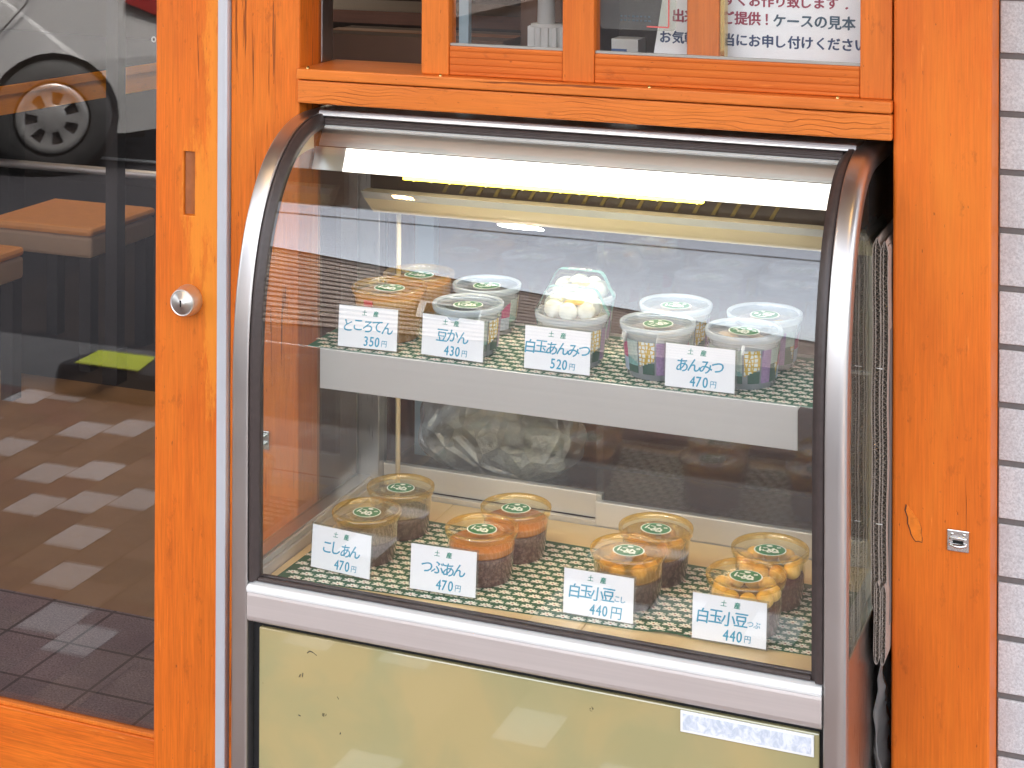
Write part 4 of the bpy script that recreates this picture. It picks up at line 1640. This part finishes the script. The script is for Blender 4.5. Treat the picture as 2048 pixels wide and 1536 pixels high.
ZL = LZ + 0.0012
ZU = UZ + 0.0012
price_card(0.148, -0.053, ZU, 0.098, 0.0655, 3.0, 'ところてん', '350', 0.080, 'card for ところてん 350円, leftmost on the upper shelf', dx=0.004)
price_card(0.285, -0.050, ZU, 0.104, 0.0640, -3.5, '豆かん', '430', 0.052, 'card for 豆かん 430円 on the upper shelf', dx=-0.003)
price_card(0.450, -0.053, ZU, 0.103, 0.0650, -0.5, '白玉あんみつ', '520', 0.100, 'card for 白玉あんみつ 520円 under the domed cups')
price_card(0.662, -0.056, ZU, 0.102, 0.0635, 0.5, 'あんみつ', '470', 0.068, 'card for あんみつ 470円, rightmost on the upper shelf', dx=-0.004)
price_card(0.138, -0.119, ZL, 0.104, 0.0660, -5.5, 'こしあん', '470', 0.064, 'card for こしあん 470円 at the left of the case floor')
price_card(0.305, -0.126, ZL, 0.103, 0.0675, 2.5, 'つぶあん', '470', 0.066, 'card for つぶあん 470円 on the case floor')
price_card(0.536, -0.119, ZL, 0.104, 0.0650, 0.5, '白玉小豆', '440', 0.066, 'card for 白玉小豆こし 440円 with a large 円 sign', small='こし', yen=0.0190, dx=-0.002)
price_card(0.723, -0.126, ZL, 0.104, 0.0640, 1.0, '白玉小豆', '440', 0.070, 'card for 白玉小豆つぶ 440円 at the right of the case floor', small='つぶ', dx=0.002)

# ------------------------------------------------------------------ cardboard wedged beside the case
def corrugated(name, label, x0, x1, z0, z1, yf, depth, lean, parent=None):
    """two double-wall boards seen on their cut edge: liners and zigzag flutes running back from the street"""
    t = thing(name, label, 'cardboard', ((x0 + x1) / 2, yf, z0), 'folded cardboard between case and post')
    nb = 2
    wb = (x1 - x0) / nb

    def sx(x, z):
        return x + lean * (z - z0) + 0.0006 * math.sin(z * 37)
    for b_ in range(nb):
        g = MB()
        xa = x0 + b_ * wb + 0.0004
        xb = xa + wb - 0.0010
        zt = z1 - (0.004 if b_ else 0.0)
        rows = [xa, xa + (xb - xa) * 0.36, xb]
        nz = 40
        for q in rows:
            vs, fs = [], []
            for i in range(nz + 1):
                z = z0 + (zt - z0) * i / nz
                e = 0.5 * (xb - xa)
                # liners close together at both folded ends
                endf = min(1.0, min(z - z0, zt - z) / 0.010)
                xq = (xa + xb) / 2 + (q - (xa + xb) / 2) * math.sqrt(max(0.02, endf))
                jag = random.uniform(-0.0010, 0.0010)
                vs += [(sx(xq - 0.0004, z), yf + jag, z), (sx(xq + 0.0004, z), yf + jag, z),
                       (sx(xq + 0.0004, z), yf + depth, z), (sx(xq - 0.0004, z), yf + depth, z)]
            for i in range(nz):
                for k in range(4):
                    fs.append((i * 4 + k, i * 4 + (k + 1) % 4, (i + 1) * 4 + (k + 1) % 4, (i + 1) * 4 + k))
            g.add(vs, fs, 1)
        for (qa, qb, pitch) in ((rows[0], rows[1], 0.0056), (rows[1], rows[2], 0.0074)):
            n = int((zt - z0 - 0.012) / (pitch / 6))
            vs, fs = [], []
            for i in range(n + 1):
                z = z0 + 0.006 + i * pitch / 6
                ph = i / 6 * 2 * math.pi
                x = (qa + qb) / 2 + (qb - qa) / 2 * 0.86 * math.sin(ph)
                jag = random.uniform(-0.0012, 0.0008)
                th = 0.00040
                vs += [(sx(x - th, z), yf + 0.0012 + jag, z), (sx(x + th, z), yf + 0.0012 + jag, z),
                       (sx(x + th, z), yf + depth - 0.002, z), (sx(x - th, z), yf + depth - 0.002, z)]
            for i in range(n):
                for k in range(4):
                    fs.append((i * 4 + k, i * 4 + (k + 1) % 4, (i + 1) * 4 + (k + 1) % 4, (i + 1) * 4 + k))
            g.add(vs, fs, 0)
        g.build('board', ['cardboard', 'cardboard_liner'], t)
    return t


cb = corrugated('folded_cardboard', 'tall folded grey-brown cardboard edge wedged between case and right post', 0.8935, 0.9150, 0.520, 1.026, -0.024, 0.16, 0.002)
for (x, z) in ((0.9000, 0.850), (0.9005, 0.640)):
    g = MB()
    g.tube([(x, -0.0255, z), (x + 0.004, -0.0268, z + 0.0005), (x + 0.0085, -0.0255, z)], 0.0007, 6)
    g.build('staple', 'white_plastic', cb)
corrugated('folded_cardboard', 'short bent cardboard edge below the tall cardboard beside the post', 0.9000, 0.9165, 0.455, 0.566, -0.036, 0.05, -0.004)
# grey backing board behind them
g = MB()
g.box(0.9155, 0.9167, -0.012, 0.10, 0.50, 0.90)
tag(g.build('grey_board', 'concrete'), 'thin grey board between the cardboard and the right post', 'board')
# crumpled clear plastic sheet below
g = MB()
nz, ny = 26, 10
vs, fs = [], []
for i in range(nz + 1):
    z = 0.02 + 0.46 * i / nz
    for j in range(ny + 1):
        yy = -0.02 + 0.12 * j / ny
        vs.append((0.9035 + 0.0095 * math.sin(i * 0.55 + j * 1.3) * (0.3 + 0.7 * math.sin(math.pi * i / nz)) + 0.002 * math.sin(i * 2.1), yy + 0.012 * math.sin(i * 0.4), z))
for i in range(nz):
    for j in range(ny):
        a = i * (ny + 1) + j
        fs.append((a, a + 1, a + ny + 2, a + ny + 1))
g.add(vs, fs, 0, True)
o = g.build('plastic_sheet', 'bin_liner', fix=False)
o.modifiers.new('thick', 'SOLIDIFY').thickness = 0.0008
tag(o, 'crumpled clear plastic sheet stuffed low beside the right post', 'plastic sheet')

# ------------------------------------------------------------------ behind the window
t = thing('notice_sheet', 'white paper notice with red and navy lettering behind the window', 'notice', (0.70, 0.10, 1.23))
g = MB()
g.add([(0.551, 0.0810, 1.2395), (0.905, 0.0810, 1.2395), (0.905, 0.0810, 1.50), (0.593, 0.0810, 1.50),
       (0.551, 0.0820, 1.2395), (0.905, 0.0820, 1.2395), (0.905, 0.0820, 1.50), (0.593, 0.0820, 1.50)],
      [(0, 1, 2, 3), (7, 6, 5, 4), (0, 4, 5, 1), (1, 5, 6, 2), (2, 6, 7, 3), (3, 7, 4, 0)])
g.build('paper', 'notice_paper', t)
g = MB()
K = 0.000746


def NX(px):
    return 0.5625 + (px - 1325) * K * 0.993


it = []
for k, ch in enumerate('お気軽に担当にお申し付けください'):
    it.append((ch, NX(1336 + 25.9 * k), 1.2715, 0.0195, 0, 0.98, 0.035))
for k, ch in enumerate('出来立てご提供'):
    it.append((ch, NX(1362 + 25.6 * k), 1.3035, 0.0205, 1, 0.98, 0.035))
it.append(('！', NX(1541), 1.3030, 0.0205, 1, 0.9, 0.03))
for k, ch in enumerate('ケースの見本'):
    it.append((ch, NX(1566 + 27 * k), 1.3020, 0.0205, 2, 0.98, 0.035))
for k, ch in enumerate('すぐお作り致します'):
    it.append((ch, NX(1467 + 25.3 * k), 1.3300, 0.0195, 1, 0.98, 0.035))
it.append(('.', NX(1697), 1.3235, 0.0195, 1, 1.0, 0.05))
it = [(a_[0], a_[1], a_[2] + 0.002) + tuple(a_[3:]) for a_ in it]
text_geo(g, it, 'XZ', 0.0804)
g.build('lettering', ['ink_navy', 'ink_crimson', 'ink_grey'], t, fix=False)

t = thing('clear_notice', 'clear plastic notice plate with a red corner line on window', 'notice', (0.53, 0.03, 1.29))
g = MB()
zz0, xx0, xx1 = 1.2880, 0.4885, 0.6035
pts = [(xx0, 1.40), (xx1, 1.40)]
for k in range(7):
    a = math.pi / 2 * k / 6
    pts.append((xx1 - 0.008 + 0.008 * math.cos(a), zz0 + 0.008 - 0.008 * math.sin(a)))
for k in range(7):
    a = math.pi / 2 * k / 6
    pts.append((xx0 + 0.008 - 0.008 * math.sin(a), zz0 + 0.008 - 0.008 * math.cos(a)))
g.prism(pts, 0.0215, 0.0235)
g.build('plate', 'sleeve_plastic', t)
g = MB()
g.box(0.560, 0.5935, 0.0205, 0.0213, 1.2925, 1.2945)
g.box(0.5920, 0.5940, 0.0205, 0.0213, 1.2946, 1.40)
g.build('red_line', 'red_line', t)
g = MB()
for k in range(16):
    x = 0.520 + (k % 8) * 0.006
    z = 1.3005 + (k // 8) * 0.006
    g.box(x, x + random.uniform(0.002, 0.0045), 0.0207, 0.0213, z, z + 0.0022)
g.build('small_print', 'ink_grey', t)

t = thing('paper_roll_stand', 'white ribbed roll on a stand behind the left window pane', 'stand', (0.36, 0.30, 1.10))
g = MB()
prof = []
vs, fs = [], []
g.lathe([(0.0, 1.20), (0.030, 1.20), (0.030, 1.262), (0.0, 1.262)], 30, 0, (0.305, 0.30, 0))
g.build('base', 'white_plastic', t)
for k in range(14):
    a = 2 * math.pi * k / 14
    g = MB()
    g.box(-0.0035, 0.0035, -0.003, 0.003, 1.205, 1.258)
    g.v = [(0.305 + (0.0305) * math.cos(a) + x * -math.sin(a), 0.30 + 0.0305 * math.sin(a) + x * math.cos(a), z) for x, y, z in g.v] if False else [(x + 0.305 + 0.031 * math.cos(a), y + 0.30 + 0.031 * math.sin(a), z) for x, y, z in g.v]
    g.build('rib', 'white_plastic', t)
g = MB()
g.lathe([(0.015, 1.262), (0.012, 1.36), (0.011, 1.46)], 18, 0, (0.300, 0.30, 0), close_top=True, close_bot=True)
g.build('stem', 'white_plastic', t)
g = MB()
g.box(0.165, 0.182, 0.25, 0.262, 1.02, 1.34)
tag(g.build('blue_post', 'blue_grey'), 'narrow blue-grey upright inside the shop near the open sash', 'post')
t = thing('small_carton', 'small blue and white carton on the inner window ledge', 'carton', (0.46, 0.26, 1.15))
g = MB()
g.box(0.430, 0.475, 0.25, 0.29, 1.15, 1.248)
g.build('box_body', 'white_plastic', t, bevel=0.001)
g = MB()
g.box(0.4305, 0.4560, 0.2492, 0.2498, 1.19, 1.232)
g.build('blue_label', 'blue_print', t)
t = thing('cafe_chair', 'bent wood chair back seen behind the right window pane', 'chair', (0.16, 1.2, 0))
g = MB()
pts = []
for k in range(25):
    a = math.pi * k / 24
    pts.append((0.16 - 0.10 * math.cos(a), 1.2, 0.95 + 0.16 * math.sin(a)))
g.tube([(0.06, 1.2, 0.45)] + pts + [(0.26, 1.2, 0.45)], 0.012, 10)
g.build('back_frame', 'dark_leg', t)
g = MB()
g.prism([(0.16 - 0.09 * math.cos(math.pi * k / 12), 0.95 + 0.145 * math.sin(math.pi * k / 12)) for k in range(13)] + [(0.25, 0.80), (0.07, 0.80)], 1.195, 1.205)
g.build('back_panel', 'peach_slice', t)
g = MB()
g.lathe([(0.0, 0.43), (0.2, 0.43), (0.2, 0.46), (0.0, 0.46)], 24, 0, (0.16, 1.40, 0))
g.build('seat', 'dark_leg', t)
for dx in (-0.13, 0.13):
    for dy in (0.02, 0.32):
        g = MB()
        g.tube([(0.16 + dx, 1.2 + dy, 0.0), (0.16 + dx * 0.9, 1.2 + dy, 0.44)], 0.013, 8)
        g.build('leg', 'dark_leg', t)

# worktop and shelves behind the window
t = thing('serving_counter', 'dark wooden serving counter behind the open window', 'counter', (0.0, 0.42, 0.0))
g = MB()
g.box(-0.35, 1.04, 0.33, 0.62, 1.10, 1.145)
g.build('top', 'dark_timber', t, bevel=0.003)
g = MB()
g.box(-0.33, 1.02, 0.50, 0.60, 0.0, 1.0995)
g.build('front_board', 'dark_timber', t)
t = thing('brown_box', 'brown cardboard carton on the counter in the open window', 'box', (-0.02, 0.42, 1.145))
g = MB()
g.box(-0.16, 0.20, 0.36, 0.50, 1.1455, 1.222)
g.build('box_body', 'box_brown', t, bevel=0.002)
g = MB()
g.box(-0.161, 0.201, 0.41, 0.45, 1.2223, 1.2230)
g.build('packing_tape', 'leather_plate', t)
t = thing('wall_shelf', 'dark reddish wooden shelf unit at back of the open window', 'shelf', (-0.35, 1.25, 0.9))
for z in (0.92, 1.16, 1.42):
    g = MB()
    g.box(-0.75, 0.05, 1.10, 1.36, z, z + 0.028)
    g.build('shelf_board', 'dark_timber', t)
for x in (-0.78, 0.05):
    g = MB()
    g.box(x, x + 0.03, 1.10, 1.36, 0.0, 1.9)
    g.build('side_board', 'dark_timber', t)
t = thing('brown_box', 'brown carton seen through the left window pane', 'box', (0.40, 0.42, 1.145))
g = MB()
g.box(0.215, 0.29, 0.40, 0.50, 1.1455, 1.33)
g.build('box_body', 'box_brown', t, bevel=0.002)
g = MB()
g.box(0.2145, 0.2905, 0.3993, 0.40, 1.318, 1.331)
g.build('flap', 'leather_plate', t)

# bag of buns behind the rear glass of the case
t = thing('plastic_bag', 'clear plastic bag of pale buns behind the rear glass', 'bag', (0.20, 0.36, 0.47))
g = MB()
random.seed(3)
rows, segs = 14, 28
vs, fs = [], []
for i in range(rows + 1):
    tt = math.pi * i / rows
    for k in range(segs):
        a = 2 * math.pi * k / segs
        wr = 1 + 0.05 * math.sin(5 * a + i) + 0.05 * math.sin(9 * a - 2 * i) + random.uniform(-0.06, 0.06)
        vs.append((0.195 + 0.155 * wr * math.sin(tt) * math.cos(a), 0.365 + 0.085 * wr * math.sin(tt) * math.sin(a), 0.555 + 0.088 * (math.cos(tt) if math.cos(tt) > -0.8 else -0.8) * (1 + 0.03 * math.sin(3 * a))))
for i in range(rows):
    for k in range(segs):
        k2_ = (k + 1) % segs
        fs.append((i * segs + k, (i + 1) * segs + k, (i + 1) * segs + k2_, i * segs + k2_))
g.add(vs, fs, 0, True)
fm = g.build('film', 'bag_film', t)
fm.modifiers.new('soft', 'SUBSURF').render_levels = 1
for k in range(13):
    c = (0.195 + (0.0470 * (k % 5) - 0.094 + (0.015 if k // 5 % 2 else 0)) * (1.0, 1.0, 0.6)[k // 5], 0.350 + 0.015 * (k % 3), 0.516 + 0.038 * (k // 5))
    g = MB()
    g.sphere(c, 0.0265, 16, 10, 0, (1.05, 1, 0.85))
    g.build('bun', 'bag_buns', t)
g = MB()
g.box(-0.02, 0.90, 0.26, 0.49, 0.4405, 0.470)
g.build('ledge', 'dark_timber', None)
lg = bpy.data.objects['ledge.001'] if 'ledge.001' in bpy.data.objects else None
if lg:
    lg.name = 'inner_ledge'
    tag(lg, 'dark inner ledge behind the display case carrying the bag', 'ledge')
g = MB()
g.box(0.004, 0.040, 0.43, 0.45, 0.4705, 0.95)
tag(g.build('blue_board', 'blue_grey'), 'blue-grey board standing behind the rear glass at left', 'board')

# ------------------------------------------------------------------ shop room
g = MB()
g.add([(-4.2, 0.035, 0.0), (1.05, 0.035, 0.0), (1.05, 0.60, 0.0), (-4.2, 0.60, 0.0)], [(0, 1, 2, 3)])
struct(g.build('stone_floor', 'stone_floor', fix=False))
g = MB()
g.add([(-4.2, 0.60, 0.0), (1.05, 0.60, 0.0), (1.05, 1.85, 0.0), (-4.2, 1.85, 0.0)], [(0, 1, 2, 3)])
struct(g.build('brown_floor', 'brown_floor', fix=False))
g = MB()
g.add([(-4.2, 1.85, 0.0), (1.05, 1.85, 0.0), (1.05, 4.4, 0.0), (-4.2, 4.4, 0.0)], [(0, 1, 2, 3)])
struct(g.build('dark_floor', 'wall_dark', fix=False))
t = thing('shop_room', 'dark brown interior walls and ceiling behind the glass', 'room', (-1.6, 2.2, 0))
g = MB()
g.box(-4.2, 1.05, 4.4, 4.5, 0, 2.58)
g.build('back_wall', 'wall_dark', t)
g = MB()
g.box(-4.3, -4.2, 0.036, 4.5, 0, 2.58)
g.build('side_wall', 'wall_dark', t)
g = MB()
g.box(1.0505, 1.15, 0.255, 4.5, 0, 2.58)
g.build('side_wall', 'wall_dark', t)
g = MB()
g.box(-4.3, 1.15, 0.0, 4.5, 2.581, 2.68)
g.build('ceiling', 'wall_dark', t)
g = MB()
g.box(-4.2, -1.88, 0.036, 0.12, 0.0, 0.30)
g.build('front_wall', 'wall_plaster', t)
g = MB()
g.box(-4.2, -1.88, 0.036, 0.042, 0.3002, 1.95)
g.build('added_daylight_window', 'door_glass', t)  # unseen pane, added so that more daylight enters the room
g = MB()
g.box(-1.95, -1.35, 2.3, 2.9, 2.53, 2.5805)
lf = g.build('ceiling_fill_light', 'white_metal', t)  # unseen ceiling fixture, added to brighten the table and stools
g = MB()
g.box(-1.92, -1.38, 2.33, 2.87, 2.525, 2.5295)
g.build('fill_panel', 'room_fill', lf)
# table and stools
t = thing('dining_table', 'long orange wooden table inside the dark shop', 'table', (0, 0, 0))
g = MB()
g.box(-1.30, 0.0, -0.70, 1.30, 0.725, 0.757)
g.build('edge_frame', 'table_wood', t, bevel=0.002)
g = MB()
g.box(-1.297, -0.003, -0.697, 1.297, 0.7573, 0.761)
g.build('top', 'dark_leg', t)
g = MB()
g.box(-1.28, -0.006, -0.68, 1.28, 0.660, 0.7245)
g.build('apron', 'table_wood', t)
for x in (-1.2, -0.12):
    for y in (-0.6, 1.1):
        g = MB()
        g.box(x, x + 0.09, y, y + 0.09, 0, 0.6595)
        g.build('leg', 'dark_leg', t)
t.location = (-2.394, 2.347, 0)
t.rotation_euler = (0, 0, R(-8.6))


def stool(x, y, label):
    t = thing('stool', label, 'stool', (0, 0, 0), 'orange stools beside the table')
    g = MB()
    g.box(-0.19, 0.19, -0.17, 0.17, 0.335, 0.398)
    g.build('seat', 'seat_side', t, bevel=0.01)
    g = MB()
    g.box(-0.192, 0.192, -0.172, 0.172, 0.3985, 0.425)
    g.build('cushion', 'seat_orange', t, bevel=0.012)
    for sx_ in (-1, 1):
        for sy_ in (-1, 1):
            g = MB()
            g.box(sx_ * 0.165 - 0.02, sx_ * 0.165 + 0.02, sy_ * 0.145 - 0.02, sy_ * 0.145 + 0.02, 0, 0.334)
            g.build('leg', 'dark_leg', t)
    t.location = (x, y, 0)
    return t


stool(-1.93, 2.10, 'orange cushioned stool nearer the door stile, inside the shop')
stool(-1.97, 1.50, 'orange cushioned stool at the left edge of the door glass')
t = thing('dark_pillar', 'dark square pillar standing among the stools inside', 'pillar', (-1.60, 1.85, 0))
g = MB()
g.box(-1.645, -1.605, 1.865, 1.905, 0, 2.575)
g.build('shaft', 'dark_leg', t)
g = MB()
g.box(-1.65, -1.60, 1.86, 1.91, 0.0, 0.10)
g.build('foot', 'dark_leg', t)
t = thing('steel_rail', 'thin steel foot rail running across the dark shop', 'rail', (-2.2, 2.52, 0.42))
g = MB()
g.tube([(-3.6, 2.50, 0.47), (-1.2, 2.52, 0.47)], 0.014, 10)
g.build('bar', 'steel_x', t)
for x in (-3.3, -1.3):
    g = MB()
    g.tube([(x, 2.51, 0.0), (x, 2.51, 0.457)], 0.012, 8)
    g.build('support', 'steel_z', t)

# ------------------------------------------------------------------ eave over the pavement
t = thing('shop_eave', 'deep brown eave over the shop front with round downlights', 'eave', (-0.5, -0.8, 2.6))
g = MB()
g.box(-7.5, 4.0, -1.62, -0.001, 2.60, 2.66)
g.build('soffit', 'soffit', t)
g = MB()
g.box(-7.5, 4.0, -1.66, -1.621, 2.56, 2.76)
g.build('fascia', 'dark_timber', t)
for (x, y) in ((-0.62, -1.17), (1.25, -0.9), (-2.6, -1.1)):
    g = MB()
    g.lathe([(0.050, 2.5985), (0.062, 2.597), (0.068, 2.5995)], 28, 0, (x, y, 0))
    dl = g.build('downlight', 'white_metal', t)
    g = MB()
    g.lathe([(0.0, 2.5980), (0.030, 2.5980), (0.0295, 2.5996), (0.0, 2.5996)], 24, 0, (x, y, 0))
    g.build('bulb', 'lamp_warm', dl)
t = thing('globe_lamp', 'white disc lamp hanging from the eave edge', 'lamp', (-0.38, -1.72, 2.45))
g = MB()
g.sphere((-0.40, -1.735, 2.50), 0.065, 20, 12, 0, (1, 1, 0.45))
g.build('globe', 'lamp_white', t)
g = MB()
g.tube([(-0.40, -1.735, 2.53), (-0.40, -1.735, 2.62), (-0.40, -1.66, 2.64)], 0.008, 8)
g.build('bracket', 'dark_leg', t)

t = thing('added_upper_storey', 'unseen brown upper storey, added above the eave to shade the lot', 'building', (-1.5, 3.0, 2.68))  # out of view; added to cast shade over the pavement and lot
g = MB()
g.box(-7.5, 4.0, 0.05, 8.0, 2.6805, 6.6)
g.build('wall', 'wall_plaster', t)
g = MB()
g.box(-7.9, 4.4, -0.5, 8.4, 6.601, 6.8)
g.build('roof', 'roof_dark', t)
for x in (-5.5, -2.2, 1.1):
    g = MB()
    g.box(x, x + 1.7, 0.02, 0.0495, 3.9, 5.2)
    wf = g.build('window', 'white_metal', t)
    g = MB()
    g.box(x + 0.07, x + 1.63, 0.012, 0.0195, 3.97, 5.13)
    g.build('pane', 'car_glass', wf)

# ------------------------------------------------------------------ across the lot
# neighbour with lap siding
t = thing('sided_house', 'brown house with horizontal lap siding across the parking lot', 'house', (-8, -18, 0))
g = MB()
HX, HY0, HY1, HT = -5.1, -9.2, -32.0, 4.25
g.box(HX - 6.0, HX - 0.06, HY1, HY0, 0.0, HT, 1)  # dark backing colour stands for the shadow between the siding boards
z = 0.0
while z < HT - 0.05:
    g.box(HX - 0.0599, HX, HY1, HY0, z, z + 0.165, 0)
    z += 0.27
g.build('wall', ['siding', 'dark_leg'], t)
g = MB()
g.prism([(HX - 6.2, HT + 0.001), (HX + 0.12, HT + 0.001), (HX - 3.0, HT + 1.9)], HY1 - 0.2, HY0 + 0.2)
g.build('roof', 'roof_dark', t)
for y in (-13, -19, -25):
    g = MB()
    g.box(HX + 0.02, HX + 0.06, y - 0.7, y + 0.7, 1.1, 2.2)
    wv = g.build('window', 'white_metal', t)
    g = MB()
    g.box(HX + 0.061, HX + 0.066, y - 0.64, y + 0.64, 1.16, 2.14)
    g.build('pane', 'car_glass', wv)
t = thing('far_house', 'low pale house far across the lot', 'house', (6, -38, 0))
g = MB()
g.box(-4.5, 22, -44, -38, 0, 3.4)
g.build('wall', 'wall_plaster', t)
g = MB()
g.prism([(-5.0, 3.401), (22.5, 3.401), (20, 5.0), (-2, 5.0)], -44.4, -37.6)
g.build('roof', 'roof_dark', t)
for x in (0, 6, 12):
    g = MB()
    g.box(x, x + 1.6, -37.99, -37.95, 1.0, 2.3)
    g.build('window', 'car_glass', t)
# cable
g = MB()
pts = [(-30 + 1.5 * k, -6.0, 5.75 - 0.25 * math.sin(math.pi * k / 33) + 0.2) for k in range(34)]
g.tube(pts, 0.055, 8)
tag(g.build('overhead_cable', 'black_rubber'), 'black overhead cable crossing above the lot', 'cable')

# ------------------------------------------------------------------ parked car seen in the door glass
car = thing('parked_car', 'silver hatchback parked in the lot, mirrored in the door glass', 'car', (0, 0, 0))


def car_parts():
    def arch(cx, r=0.325, n=14, z0=0.20):
        a0 = math.asin((z0 - 0.29) / r)
        out = []
        for k in range(n + 1):
            a = math.pi - a0 - (math.pi - 2 * a0) * k / n
            out.append((cx + r * math.cos(a), 0.29 + r * math.sin(a)))
        return out
    low = [(-1.82, 0.22), (-1.62, 0.20)] + arch(-1.24) + arch(1.25) + [(1.62, 0.20), (1.88, 0.235), (1.97, 0.33), (1.985, 0.52), (1.93, 0.60), (1.94, 0.80), (1.90, 0.98)]
    up = [(1.86, 1.06), (1.60, 1.42), (1.30, 1.49), (0.2, 1.51), (-0.35, 1.45), (-0.95, 1.02), (-1.62, 0.86), (-1.80, 0.70), (-1.85, 0.45)]
    poly = low + up
    n = len(poly)

    def half(z):
        return 0.83 - max(0, z - 0.92) * 0.30 - max(0, 0.45 - z) * 0.12 - (0.0)
    mb = MB()
    ins = 0.035
    rows = []
    for side in (1, -1):
        rows.append([(x, side * half(z), z) for x, z in poly])
    vs = rows[0] + rows[1]
    mb.add(vs, [list(range(n)), list(range(2 * n - 1, n - 1, -1))], 0)
    mb.add(vs, [(i, i + n, (i + 1) % n + n, (i + 1) % n) for i in range(n)], 0, False)
    body = mb.build('body', 'car_silver', car, bevel=0.035, seg=3)
    # dark liner inside the arches
    for cx in (-1.24, 1.25):
        mb = MB()
        mb.lathe([(0.0, -0.74), (0.325, -0.74), (0.325, 0.74), (0.0, 0.74)], 24, 0, (cx, 0, 0.29), 'Y')
        mb.build('arch_liner', 'dark_leg', car)
        for s in (1, -1):
            mb = MB()
            yy = s * 0.80
            pr = [(0.19, -0.085), (0.275, -0.08), (0.288, -0.05), (0.288, 0.05), (0.275, 0.08), (0.19, 0.075)]
            mb.lathe([(r, q) for r, q in pr], 40, 0, (cx, yy - s * 0.02, 0.29), 'Y')
            w = mb.build('wheel', 'tyre', car)
            # hub cap with seven openings
            mb = MB()
            yo = yy + s * 0.055
            m = 56
            for k in range(7):
                a = 2 * math.pi * k / 7
                for q in range(2):
                    pass
            ring = []
            for k in range(m):
                a = 2 * math.pi * k / m
                ring.append((math.cos(a), math.sin(a)))

            def rr(k, rad_, dep):
                return (cx + ring[k % m][0] * rad_, yo + s * dep, 0.29 + ring[k % m][1] * rad_)
            vs, fs = [], []
            levels = [(0.0, 0.012), (0.050, 0.014), (0.070, 0.004), (0.132, 0.0), (0.143, 0.002), (0.172, 0.006), (0.179, -0.012)]
            for (ra, dp) in levels:
                for k in range(m):
                    vs.append(rr(k, ra, dp))
            for li in range(len(levels) - 1):
                for k in range(m):
                    if li == 2 and (k % 8) in (2, 3, 4, 5):
                        continue
                    fs.append((li * m + k, li * m + (k + 1) % m, (li + 1) * m + (k + 1) % m, (li + 1) * m + k))
            mb.add(vs, fs, 0, True)
            mb.build('hub_cap', 'wheel_cover', w, fix=False)
            mb = MB()
            mb.add([rr(k, 0.188, -0.02) for k in range(m)], [list(range(m))], 0)
            mb.build('hub_back', 'dark_leg', w)
    for s in (1, -1):
        mb = MB()
        pts_ = [(1.63, 1.05), (1.52, 1.34), (0.25, 1.42), (-0.30, 1.38), (-0.78, 1.06)]
        vs = [(x, s * (half(z) + 0.004), z) for x, z in pts_] + [(x, s * (half(z) - 0.02), z) for x, z in pts_]
        k = len(pts_)
        mb.add(vs, [list(range(k)), list(range(2 * k - 1, k - 1, -1))] + [(i, i + k, (i + 1) % k + k, (i + 1) % k) for i in range(k)])
        mb.build('side_window', 'car_glass', car)
        # tail lamp wrapping the corner
        mb = MB()
        pts_ = [(1.955, 0.70), (1.60, 0.86), (1.62, 0.93), (1.92, 0.97)]
        vs = [(x, s * (half(z) + 0.006), z) for x, z in pts_] + [(x, s * (half(z) - 0.10), z) for x, z in pts_]
        k = 4
        mb.add(vs, [list(range(k)), list(range(2 * k - 1, k - 1, -1))] + [(i, i + k, (i + 1) % k + k, (i + 1) % k) for i in range(k)])
        mb.build('tail_lamp', 'tail_red', car, bevel=0.006)
        # reflector pocket in the rear bumper
        mb = MB()
        pts_ = [(1.80, 0.27), (1.96, 0.33), (1.965, 0.44), (1.90, 0.42)]
        vs = [(x, s * (half(z) + 0.005), z) for x, z in pts_] + [(x, s * (half(z) - 0.05), z) for x, z in pts_]
        mb.add(vs, [(0, 1, 2, 3), (7, 6, 5, 4), (0, 4, 5, 1), (1, 5, 6, 2), (2, 6, 7, 3), (3, 7, 4, 0)])
        mb.build('reflector', 'tail_red', car)
        # door shut line
        mb = MB()
        path = [(1.18, 1.0), (1.12, 0.86), (0.98, 0.70), (0.90, 0.58), (0.85, 0.40), (0.84, 0.24)]
        mb.tube([(x, s * (half(z) + 0.001), z) for x, z in path], 0.0045, 6)
        mb.build('door_gap', 'dark_leg', car)
    mb = MB()
    mb.add([(1.875, -0.62, 1.05), (1.875, 0.62, 1.05), (1.63, 0.55, 1.40), (1.63, -0.55, 1.40), (1.855, -0.62, 1.04), (1.855, 0.62, 1.04), (1.61, 0.55, 1.39), (1.61, -0.55, 1.39)],
           [(0, 1, 2, 3), (7, 6, 5, 4), (0, 4, 5, 1), (1, 5, 6, 2), (2, 6, 7, 3), (3, 7, 4, 0)])
    mb.build('rear_window', 'car_glass', car)
    mb = MB()
    mb.box(-1.5, 1.7, -0.7, 0.7, 0.16, 0.24)
    mb.build('underbody', 'dark_leg', car)


car_parts()
th = R(-33)
wx, wy = -4.02, -4.80          # where the near rear wheel touches down
lxx, lyy = 1.25, 0.85
car.rotation_euler = (0, 0, th)
car.location = (wx - (lxx * math.cos(th) - lyy * math.sin(th)), wy - (lxx * math.sin(th) + lyy * math.cos(th)), -0.09)

bpy.context.view_layer.update()
